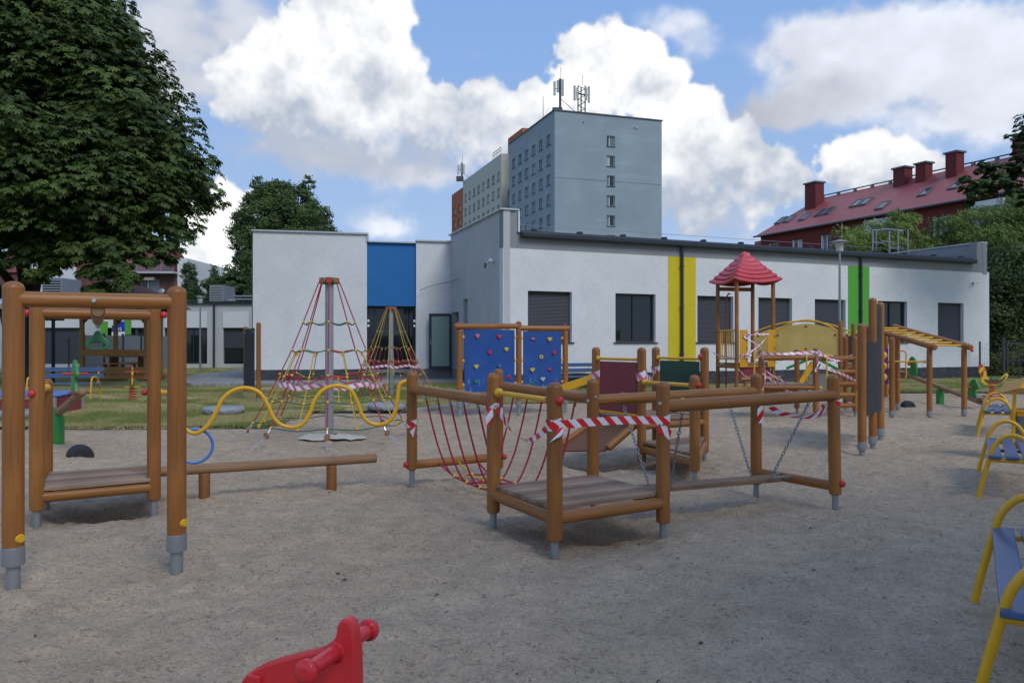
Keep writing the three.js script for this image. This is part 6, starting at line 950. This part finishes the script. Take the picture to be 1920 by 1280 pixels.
{ const c = document.createElement('canvas'); c.width = 128; c.height = 192; const x = c.getContext('2d'); x.fillStyle = '#e8ecf2'; x.fillRect(0, 0, 128, 192); x.fillStyle = '#1334a8'; x.fillRect(0, 0, 128, 104); x.fillStyle = '#cfd8ea'; x.fillRect(0, 0, 40, 40); x.font = 'bold 50px sans-serif'; x.fillText('DS', 40, 94); const t = new THREE.CanvasTexture(c); t.colorSpace = THREE.SRGBColorSpace; const g = new THREE.BoxGeometry(0.75, 1.1, 0.03); const T = thing('wall_sign', 'blue and white sign seen through the pavilion', 'sign', [-22.9, 2.3, 46.5]); own(T, 'plate', g, std(0xffffff, 0.5, { map: t })); for (const s of [-0.3, 0.3]) own(T, 'post', box(0.05, 2.4, 0.05), P.galv, s, -1.1, -0.045); }
// ---------------------------------------------------------------- barrier tape
const tapeG = 'red and white barrier tapes';
function tape(label, pts, n, w, dirs, m = P.tape) { const c = pts.length > 2 ? curve(pts, n) : Array.from({ length: n + 1 }, (_, i) => along(pts[0], pts[1], i / n)); const ds = Array.isArray(dirs) ? c.map((_, i) => { const t = i / (c.length - 1) * (dirs.length - 1), k = Math.min(dirs.length - 2, Math.floor(t)); return along(dirs[k], dirs[k + 1], t - k); }) : dirs; return ribbon(c, w, ds); }
const tapeThing = (label, geos, m = P.tape) => single('barrier_tape', label, 'barrier tape', mergeGeometries(geos.map((g) => g.index ? g.toNonIndexed() : g)), m, tapeG);
const D3 = (x, y, z) => new THREE.Vector3(x, y, z);
function wrap(p, y, r, w = 0.075, tilt = 0.02) { const pts = [], ds = []; for (let k = 0; k <= 24; k++) { const a = k / 24 * 6.6; pts.push(V(p[0] + Math.cos(a) * r, y + Math.sin(a * 1.3) * tilt, p[1] + Math.sin(a) * r)); ds.push(D3(Math.cos(a) * 0.15, 1, 0)); } return ribbon(pts, w, ds); }
tapeThing('red and white tape stretched across the near side of the square deck', [tape('', [V(K1[0] - 0.04, 0.985, K1[1] - 0.062), V(K1[0] + 0.06, 0.985, K1[1] - 0.045), V(0.8, 0.985, 6.35), V(K2[0] - 0.02, 0.96, K2[1] - 0.064), V(K2[0] + 0.05, 0.955, K2[1] - 0.045)], 40, 0.066, UP), wrap(K1, 0.985, 0.064), wrap(K2, 0.955, 0.061), ribbon([V(K2[0] - 0.05, 0.9, K2[1] - 0.05), V(K2[0] + 0.01, 0.87, K2[1] - 0.066), V(K2[0] + 0.055, 0.83, K2[1] - 0.045)], 0.08, D3(0.25, 1, 0)), tape('', [V(K1[0] + 0.04, 0.96, K1[1] - 0.062), V(K1[0] + 0.02, 0.9, K1[1] - 0.085), V(K1[0] - 0.03, 0.86, K1[1] - 0.08)], 8, 0.055, [D3(1, 0.3, 0), D3(0.9, 0.2, 0.4), D3(0.6, 0.5, 0)])]);
tapeThing('slack twisted tape between the net bridge posts', [tape('', [V(N2[0] + 0.05, 1.03, N2[1] - 0.05), V(-0.08, 0.96, 6.95), V(0.0, 0.85, 6.75), V(0.1, 0.81, 6.55), V(0.19, 0.86, 6.3), V(0.27, 0.95, 6.12)], 40, 0.06, [D3(1, 0.5, 0), D3(0.2, 1, 0.2), D3(0.1, 0.1, 1), D3(0, 0.2, 1), D3(0.3, 1, 0), D3(-0.3, 1, 0)]), wrap(N2, 1.04, 0.062, 0.06, 0.04), ribbon([V(N2[0] - 0.02, 1.03, N2[1] - 0.07), V(N2[0] - 0.03, 0.96, N2[1] - 0.09), V(N2[0] - 0.045, 0.87, N2[1] - 0.08)], [0.03, 0.07, 0.02], D3(1, 0.2, 0))]);
tapeThing('torn tape scrap stuck to the far left net bridge post', [wrap(N1, 0.72, 0.0615, 0.07, 0.015), ribbon([V(N1[0] + 0.02, 0.7, N1[1] - 0.066), V(N1[0] + 0.01, 0.63, N1[1] - 0.075), V(N1[0] + 0.03, 0.57, N1[1] - 0.066)], [0.06, 0.05, 0.02], D3(1, -0.3, 0))]);
tapeThing('drooping tape between the two end posts of the chain plank', [tape('', [V(E1[0] - 0.06, 1.02, E1[1] - 0.03), V(3.0, 0.9, 7.85), V(2.88, 0.86, 8.0), V(2.72, 0.9, 8.2), V(E2[0] + 0.04, 1.02, E2[1] - 0.05)], 40, 0.06, [D3(0, 1, 0), D3(0.2, 1, 0), D3(0.6, 0.3, 0.8), D3(0.2, 1, 0.5), D3(0, 1, 0)]), ribbon([V(E2[0] + 0.03, 0.98, E2[1] - 0.062), V(E2[0] + 0.02, 0.86, E2[1] - 0.07), V(E2[0] + 0.035, 0.76, E2[1] - 0.06)], 0.06, D3(1, 0.1, 0)), wrap(E2, 1.0, 0.062, 0.05), wrap(E1, 1.03, 0.061, 0.05)]);
tapeThing('faded tape wound round the middle post of the two level deck', [wrap(U1, 1.16, 0.062, 0.1, 0.02), wrap(U2, 1.19, 0.064, 0.1, 0.03), tape('', [V(U2[0] + 0.05, 1.18, U2[1] - 0.04), V(1.85, 1.1, 10.6), V(1.95, 1.1, 11.2), V(U3[0], 1.22, U3[1] - 0.06)], 20, 0.07, [UP, D3(0.6, 0.5, 0), UP]), wrap(U3, 1.22, 0.064, 0.08, 0.02)], P.tapePale);
const hang = (list, w = 0.06) => list.map((pts, i) => tape('', pts.map((p) => V(...p)), 22, w, pts.map((_, k) => D3(Math.sin(k * 2.3 + i) * 0.5, 0.6 + 0.4 * Math.cos(k * 3.1 + i), Math.cos(k * 1.7 + i) * 0.5))));
tapeThing('faded tape strung along the low climbing course', [...hang([[[5.28, 1.38, 16.93], [5.7, 1.37, 16.9], [6.1, 1.39, 16.9], [6.42, 1.42, 16.83]], [[6.45, 1.42, 16.83], [6.75, 1.26, 16.95], [7.1, 1.25, 17.2], [7.45, 1.38, 17.33]], [[5.3, 1.3, 16.9], [5.5, 1.0, 17.3], [5.95, 0.72, 17.2]], [[5.33, 1.25, 16.92], [5.36, 0.9, 16.92], [5.3, 0.6, 16.92]], [[6.5, 1.1, 16.83], [7.0, 0.95, 17.0], [7.45, 0.78, 17.32]], [[5.3, 0.95, 16.9], [5.75, 0.66, 17.0], [6.1, 0.42, 16.9]], [[6.4, 1.35, 16.82], [6.44, 1.15, 16.82], [6.38, 1.0, 16.82]]]), wrap([5.3, 17.0], 1.37, 0.064, 0.08, 0.03), wrap([6.42, 16.9], 1.4, 0.064, 0.08, 0.03)], P.tapePale);
tapeThing('faded tape zigzagging across the playhouse entrance', hang([[[6.8, 1.84, 23.5], [7.2, 1.85, 23.55], [7.62, 1.87, 23.7]], [[7.62, 1.86, 23.7], [7.3, 1.55, 23.55], [6.95, 1.3, 23.5], [6.6, 1.2, 23.48]], [[6.8, 1.8, 23.5], [7.15, 1.6, 23.55], [7.35, 1.45, 23.6]], [[6.1, 1.32, 24.5], [6.35, 1.2, 24.0], [6.75, 1.15, 23.5], [7.05, 1.25, 23.5]], [[6.6, 0.85, 23.4], [6.9, 0.6, 23.35], [7.3, 0.85, 23.4]]], 0.055), P.tapePale);
tapeThing('faded tape looped round the red rope pyramid', [tape('', tp1, 60, 0.075, [UP, D3(0.2, 1, 0), D3(0, 0.7, 0.5), UP, D3(0.3, 1, 0), UP])], P.tapePale); tapeThing('faded tape looped round the yellow rope pyramid', [tape('', tp2, 60, 0.075, [UP, D3(0.2, 1, 0), D3(0, 0.9, 0.3), UP])], P.tapePale);

// ---------------------------------------------------------------- trees
const bark = std(lin(0.055, 0.042, 0.033), 0.95, { map: tex(128, 256, (u, v) => 0.55 + 0.6 * (fbm(u * 14, v * 4, 4, 14, 4) - 0.3), 1.2, 0.6), bumpMap: tex(128, 256, (u, v) => fbm(u * 14, v * 4, 4, 14, 4), 1.2, 0.6, false), bumpScale: 0.03 });
// a spray of leaflets: n blades fanned from one stalk, each blade a folded diamond
function leafSpray(n, len, wid, fan, droop, seed) {
  const r = mulberry(seed), pos = [], idx = [];
  for (let k = 0; k < n; k++) {
    const a = (k / (n - 1 || 1) - 0.5) * fan + (r() - 0.5) * 0.2, l = len * (1 - 0.35 * Math.abs(k / (n - 1 || 1) - 0.5)) * (0.85 + r() * 0.3), w = wid * (0.8 + r() * 0.4), c = Math.cos(a), s = Math.sin(a), q = pos.length / 3, dr = droop * (0.7 + r() * 0.6), pt = (t, o, y) => pos.push(s * t * l + c * o * w, y, c * t * l - s * o * w);
    pt(0.04, 0, 0); pt(0.68, -0.55, -dr * 0.42 * l); pt(0.7, 0, -dr * 0.32 * l); pt(0.68, 0.55, -dr * 0.42 * l); pt(1, 0, -dr * l); idx.push(q, q + 1, q + 2, q, q + 2, q + 3, q + 1, q + 4, q + 2, q + 2, q + 4, q + 3);
  }
  const g = geometry(pos, null, new Array(pos.length / 3 * 2).fill(0), idx); g.computeVertexNormals(); return g;
}
function leafBunch(n, len, wid, spread, seed) { // loose bunch of single leaves
  const r = mulberry(seed), pos = [], idx = [];
  for (let k = 0; k < n; k++) { const o = new THREE.Vector3(r() - 0.5, r() - 0.5, r() - 0.5).multiplyScalar(spread), q = new THREE.Quaternion().setFromEuler(new THREE.Euler(r() * 6, r() * 6, r() * 6)), b = pos.length / 3, l = len * (0.7 + r() * 0.6); for (const p of [[0, 0, 0], [-wid / 2, 0.01, l * 0.5], [wid / 2, 0.01, l * 0.5], [0, -0.01, l]]) { const v = new THREE.Vector3(...p).applyQuaternion(q).add(o); pos.push(v.x, v.y, v.z); } idx.push(b, b + 2, b + 1, b + 1, b + 2, b + 3); }
  const g = geometry(pos, null, new Array(pos.length / 3 * 2).fill(0), idx); g.computeVertexNormals(); return g;
}
const leafMat = (trans) => new THREE.MeshPhysicalMaterial({ color: 0xffffff, roughness: 0.62, side: THREE.DoubleSide, transmission: trans, thickness: 0, specularIntensity: 0.5 });
// lobes: [x, y, d, rx, ry, weight]; leaves sit in clumps spread over and inside every lobe
function tree(name, label, group, base, lobes, limbs, spray, count, clump, tint, { seed = 1, trans = 0.0, size = 1, hang = 0.5, inner = 0.3 } = {}) {
  const T = thing(name, label, 'tree', base, group), r = mulberry(seed);
  const tg = limbs.map(([pts, r0, r1]) => { const c = curve(pts.map((p) => V(...p)), 14); return sweep(c, c.map((_, i) => lerp(r0, r1, i / (c.length - 1))), 9); });
  part(T, 'trunk', mergeGeometries(tg), bark);
  const total = lobes.reduce((a, l) => a + l[3] * l[3] * (l[5] ?? 1), 0), list = [], col = [], m = M4(), q = new THREE.Quaternion(), c = new THREE.Color();
  for (const [x, y, d, rx, ry, wt = 1] of lobes) {
    const n = Math.round(count * rx * rx * wt / total), nc = Math.max(6, Math.round(n / clump));
    for (let k = 0; k < nc; k++) {
      const u = r() * 2 - 1, a = r() * 6.283, s = Math.sqrt(1 - u * u), rad = r() < inner ? 0.35 + 0.5 * r() : 0.82 + 0.26 * r(), dir = new THREE.Vector3(Math.cos(a) * s, u, Math.sin(a) * s), cx = x + dir.x * rx * rad, cy = y + dir.y * ry * rad, cz = -d + dir.z * rx * rad, cr = (0.16 + 0.2 * r()) * Math.min(rx, 2.4) * 0.9, tone = 0.72 + 0.56 * r(), hue = r();
      for (let i = 0; i < clump; i++) {
        const v = new THREE.Vector3(r() * 2 - 1, r() * 1.4 - 0.5, r() * 2 - 1); if (v.lengthSq() > 1.3) v.normalize(); const p = new THREE.Vector3(cx + v.x * cr * 1.3, cy + v.y * cr * 0.75, cz + v.z * cr * 1.3);
        const out = new THREE.Vector3(v.x + dir.x * 0.9, 0, v.z + dir.z * 0.9); const yaw = Math.atan2(out.x, out.z) + (r() - 0.5) * 1.6; q.setFromEuler(new THREE.Euler(hang * (0.4 + r()), yaw, (r() - 0.5) * 0.9, 'YXZ')); const sc = size * (0.7 + r() * 0.6);
        m.compose(p.sub(T.position), q, new THREE.Vector3(sc, sc, sc)); list.push(m.clone()); const t = tone * (0.85 + 0.3 * r()); col.push([lerp(tint[0], tint[3], hue) * t, lerp(tint[1], tint[4], hue) * t, lerp(tint[2], tint[5], hue) * t]);
      }
    }
  }
  const im = new THREE.InstancedMesh(spray, leafMat(trans), list.length); list.forEach((x, i) => { im.setMatrixAt(i, x); im.setColorAt(i, c.setRGB(...col[i])); }); im.name = 'crown'; im.userData = { kind: 'stuff' }; shade(im); T.add(im); return T;
}
const palm = leafSpray(7, 0.24, 0.1, 4.4, 0.45, 3), bunch = leafBunch(9, 0.15, 0.085, 0.4, 5), slim = leafBunch(12, 0.2, 0.035, 0.45, 8), coarse = leafBunch(8, 0.3, 0.2, 0.7, 11);
const chest = [0.042, 0.080, 0.014, 0.085, 0.130, 0.024];
tree('chestnut_tree', 'big dark horse chestnut filling the upper left of the picture', 'trees round the playground', [-17.2, 0, 28.5],
  [[-19.5, 11.5, 28.5, 5.2, 5.2], [-16.2, 11.8, 27.6, 2.9, 2.6], [-14.6, 10.6, 28.0, 2.3, 2.3], [-14.9, 12.3, 28.2, 1.3, 1.2], [-13.5, 8.7, 27.6, 2.1, 2.1], [-12.3, 7.4, 28, 1.75, 1.7], [-12.6, 6.1, 27.6, 1.5, 1.4], [-14.5, 6.8, 26.6, 2.2, 2.0], [-16.8, 8.0, 25.8, 2.6, 2.6], [-14.0, 5.0, 27.2, 1.25, 0.9], [-15.9, 5.6, 26.4, 1.7, 1.2], [-18.6, 6.6, 26.2, 2.4, 2.2], [-20.8, 6.4, 27, 2.6, 2.3], [-15.2, 4.0, 25.6, 0.75, 0.85, 0.7], [-17.2, 4.3, 25.9, 0.8, 0.45, 0.6], [-19.4, 4.6, 26.2, 1.1, 0.6, 0.7], [-22.5, 9, 28, 3.5, 4], [-17.5, 14.5, 28, 3, 2.4], [-18.6, 10.2, 25.4, 2.4, 2.4], [-12.8, 3.7, 25.4, 0.62, 0.75, 1.3], [-13.2, 4.4, 25.6, 0.9, 0.6, 1.2], [-12.1, 3.5, 25.3, 0.42, 0.4, 1.2], [-14.5, 4.0, 25.4, 0.42, 0.3, 1.2], [-11.6, 4.6, 26.2, 0.6, 0.5, 1.1]],
  [[[[-17.2, -0.2, 28.5], [-17.1, 2.2, 28.5], [-17.4, 4.5, 28.4], [-18, 9, 28.3], [-18.4, 13, 28.3]], 0.34, 0.1], [[[-17.15, 2.6, 28.5], [-16.6, 4.4, 28.3], [-15, 6.5, 28], [-13.2, 7.6, 27.9]], 0.17, 0.03], [[[-17.3, 3.0, 28.5], [-18.4, 4.8, 28.0], [-20.6, 7.5, 28]], 0.18, 0.04], [[[-17.9, -0.2, 28.8], [-18.2, 2.4, 28.8], [-19, 5, 28.6], [-20.3, 8.6, 28.5]], 0.24, 0.08], [[[-17.7, 6, 28.4], [-16, 8.6, 27.8], [-14.6, 10.4, 27.8]], 0.13, 0.03]],
  palm, 80000, 24, chest, { seed: 21, trans: 0.25, size: 0.72, hang: 0.55, inner: 0.3 });
const mid = [0.036, 0.068, 0.022, 0.058, 0.098, 0.028];
tree('broadleaf_tree', 'round dark tree rising behind the flat roof of the white block', 'trees round the playground', [-15.6, 0, 56],
  [[-17.5, 10.6, 56, 1.5, 1.4], [-16.4, 11.8, 56, 1.1, 0.9], [-15.0, 11.3, 56, 1.1, 1.1], [-13.9, 9.9, 56, 1.3, 1.1], [-13.0, 8.7, 56, 0.9, 0.9], [-18.4, 9.0, 56, 1.2, 1.1], [-18.2, 7.4, 56, 1.1, 0.9], [-17.6, 5.8, 56, 1.0, 1.2], [-14.3, 12.4, 56, 0.5, 0.6], [-16.2, 9.4, 56.5, 1.5, 1.3], [-14.8, 8.4, 55.6, 1.5, 0.9], [-12.7, 7.8, 56, 0.8, 0.7], [-17.4, 12.4, 56, 0.7, 0.6], [-16.6, 7.6, 56.4, 1.2, 0.9], [-18.9, 10.2, 56, 0.6, 0.8]],
  [[[[-15.6, -0.2, 56], [-15.6, 5, 56], [-15.4, 8.5, 56], [-15.2, 11, 56]], 0.3, 0.08], [[[-15.6, 6.5, 56], [-16.8, 8.3, 56], [-17.6, 10, 56]], 0.13, 0.04], [[[-15.5, 7.5, 56], [-14.2, 8.8, 56]], 0.12, 0.03]], bunch, 8600, 16, [0.045, 0.085, 0.025, 0.085, 0.13, 0.036], { seed: 4, size: 1.1, inner: 0.2 });
tree('broadleaf_tree', 'dense green tree mass behind the low annexe roof', 'trees round the playground', [-22, 0, 68], [[-23.5, 5.0, 68, 2.1, 2.6], [-21.2, 6.2, 68, 2.4, 2.8], [-24.2, 3.6, 67, 1.8, 2.0], [-19.6, 4.2, 68, 2.2, 2.6], [-21.8, 3.2, 67.5, 2.2, 2.2]], [[[[-22, -0.2, 68], [-21.8, 6, 68]], 0.25, 0.08]], coarse, 6500, 14, mid, { seed: 6, size: 0.9 });
tree('slender_tree', 'slender young tree beside the white gable of the brick house', 'trees round the playground', [-24.2, 0, 60], [[-24.2, 6.2, 60, 0.5, 1.4], [-24.0, 4.6, 60, 0.65, 1.3], [-24.3, 3.2, 60, 0.6, 1.2]], [[[[-24.2, -0.2, 60], [-24.1, 7, 60]], 0.07, 0.02]], bunch, 1500, 10, mid, { seed: 8, size: 1 });
tree('slender_tree', 'thin young tree against the bright cloud behind the annexe', 'trees round the playground', [-23.6, 0, 63], [[-23.5, 6.4, 63, 0.5, 1.0], [-23.3, 5.2, 63, 0.7, 1.0], [-23.7, 4, 63, 0.5, 1.0]], [[[[-23.6, -0.2, 63], [-23.5, 7, 63]], 0.06, 0.02]], bunch, 1000, 10, mid, { seed: 9, size: 1 });
const willow = [0.15, 0.23, 0.045, 0.24, 0.31, 0.07], wl = [0.10, 0.165, 0.04, 0.18, 0.24, 0.06];
tree('willow_tree', 'light green willow behind the wing roof and the ladder cage', 'trees round the playground', [21.6, 0, 46], [[19.8, 6.8, 46, 1.5, 1.3], [21.4, 7.2, 46, 1.5, 1.4], [22.6, 7.6, 46, 1.1, 1.3], [21.2, 5.8, 46, 1.8, 1.6], [22.8, 5.8, 46, 1.3, 1.5], [22.3, 8.8, 46, 0.6, 0.6], [19.2, 6.0, 45.5, 1.0, 0.9], [22, 4.4, 46, 2.4, 1.4]], [[[[21.6, -0.2, 46], [21.6, 5, 46], [22, 8.5, 46]], 0.2, 0.04]], slim, 4600, 14, willow, { seed: 12, size: 1.05, hang: 0.9 });
tree('willow_tree', 'broad feathery willow in front of the red apartment house', 'trees round the playground', [27.5, 0, 46], [[25.2, 6.8, 46, 1.6, 1.7], [26.8, 7.5, 46, 1.7, 1.5], [28.6, 8.0, 46, 1.8, 1.7], [25.6, 4.8, 46, 1.8, 1.8], [27.6, 6.2, 45.5, 2.2, 2.0], [30, 7.6, 46, 2.2, 2.4], [29.6, 5, 45.6, 2.2, 2.2], [25.0, 7.2, 46.4, 0.8, 0.7]], [[[[27.5, -0.2, 46], [27.5, 5, 46], [28, 9, 46]], 0.25, 0.05]], slim, 8500, 14, wl, { seed: 14, size: 1.05, hang: 0.9 });
tree('broadleaf_tree', 'dark dense tree standing beyond the end of the long wing', 'trees round the playground', [25.5, 0, 41], [[24.5, 4.4, 41, 1.4, 1.3], [26.2, 4.6, 41, 1.9, 1.6], [24.4, 3.0, 41, 1.5, 1.6], [26.4, 3.0, 41, 2.0, 1.9], [24.9, 1.6, 41, 1.5, 1.0], [27.8, 4.2, 41, 1.8, 2.4], [26.8, 1.4, 40.5, 1.6, 1.0]], [[[[25.5, -0.2, 41], [25.5, 5, 41]], 0.25, 0.08]], bunch, 12000, 16, [0.034, 0.058, 0.018, 0.06, 0.09, 0.026], { seed: 16, size: 1.15 });
tree('locust_tree', 'dark leafy branch reaching in over the red roof', 'trees round the playground', [21.5, 0, 31], [[19.0, 7.9, 31, 0.75, 0.6], [18.0, 7.7, 31, 0.55, 0.5, 1.2], [20.2, 8.3, 31, 0.9, 0.8], [18.3, 8.4, 31, 0.4, 0.22, 0.7], [21.8, 9.2, 31, 1.9, 1.8], [17.7, 7.2, 31, 0.3, 0.3], [20.2, 7.2, 31, 0.5, 0.35]], [[[[21.5, -0.2, 31], [21.6, 5, 31], [21.8, 9.5, 31]], 0.2, 0.06], [[[21.7, 7.6, 31], [20.2, 8.1, 31], [18.2, 7.8, 31]], 0.05, 0.015]], leafSpray(9, 0.16, 0.07, 5, 0.3, 5), 2600, 12, [0.03, 0.058, 0.016, 0.05, 0.085, 0.022], { seed: 18, size: 1 });
// undergrowth behind the wire fence
tree('shrub', 'weedy shrub behind the wire fence', 'trees round the playground', [25.5, 0, 37.5], [[22.8, 0.5, 37.5, 0.9, 0.5], [24.8, 0.6, 37.5, 1.2, 0.6], [26.8, 0.6, 37.5, 1.2, 0.7]], [[[[25.5, -0.1, 37.5], [25.4, 0.8, 37.5]], 0.04, 0.02]], slim, 2600, 12, [0.09, 0.11, 0.03, 0.14, 0.15, 0.05], { seed: 20, size: 0.9 });
// lime tree over the benches, outside the picture: it keeps the near sand in the shade
tree('lime_tree', 'spreading lime tree standing behind the photographer beside the benches', 'trees round the playground', [7.5, 0, -2.5],
  [[7.2, 7.8, -2.2, 2.8, 2.2], [9.8, 7.0, 0.2, 2.8, 2.2], [8.8, 9.5, -3.5, 3.2, 2.6], [5.6, 7.2, -4.5, 2.4, 1.9], [11.3, 8, -4, 3.2, 2.8]],
  [[[[7.5, -0.2, -2.5], [7.4, 3, -2.5], [7.2, 9.5, -2.6]], 0.3, 0.08], [[[7.4, 4, -2.5], [6.4, 6.5, -3.2], [5.4, 7.6, -4.6]], 0.15, 0.04], [[[7.4, 4.2, -2.5], [9.2, 6.4, -0.8], [10, 7.2, 0.6]], 0.14, 0.04]], bunch, 5200, 18, mid, { seed: 30, size: 1.5, inner: 0.4 });

renderer.render(scene, camera);
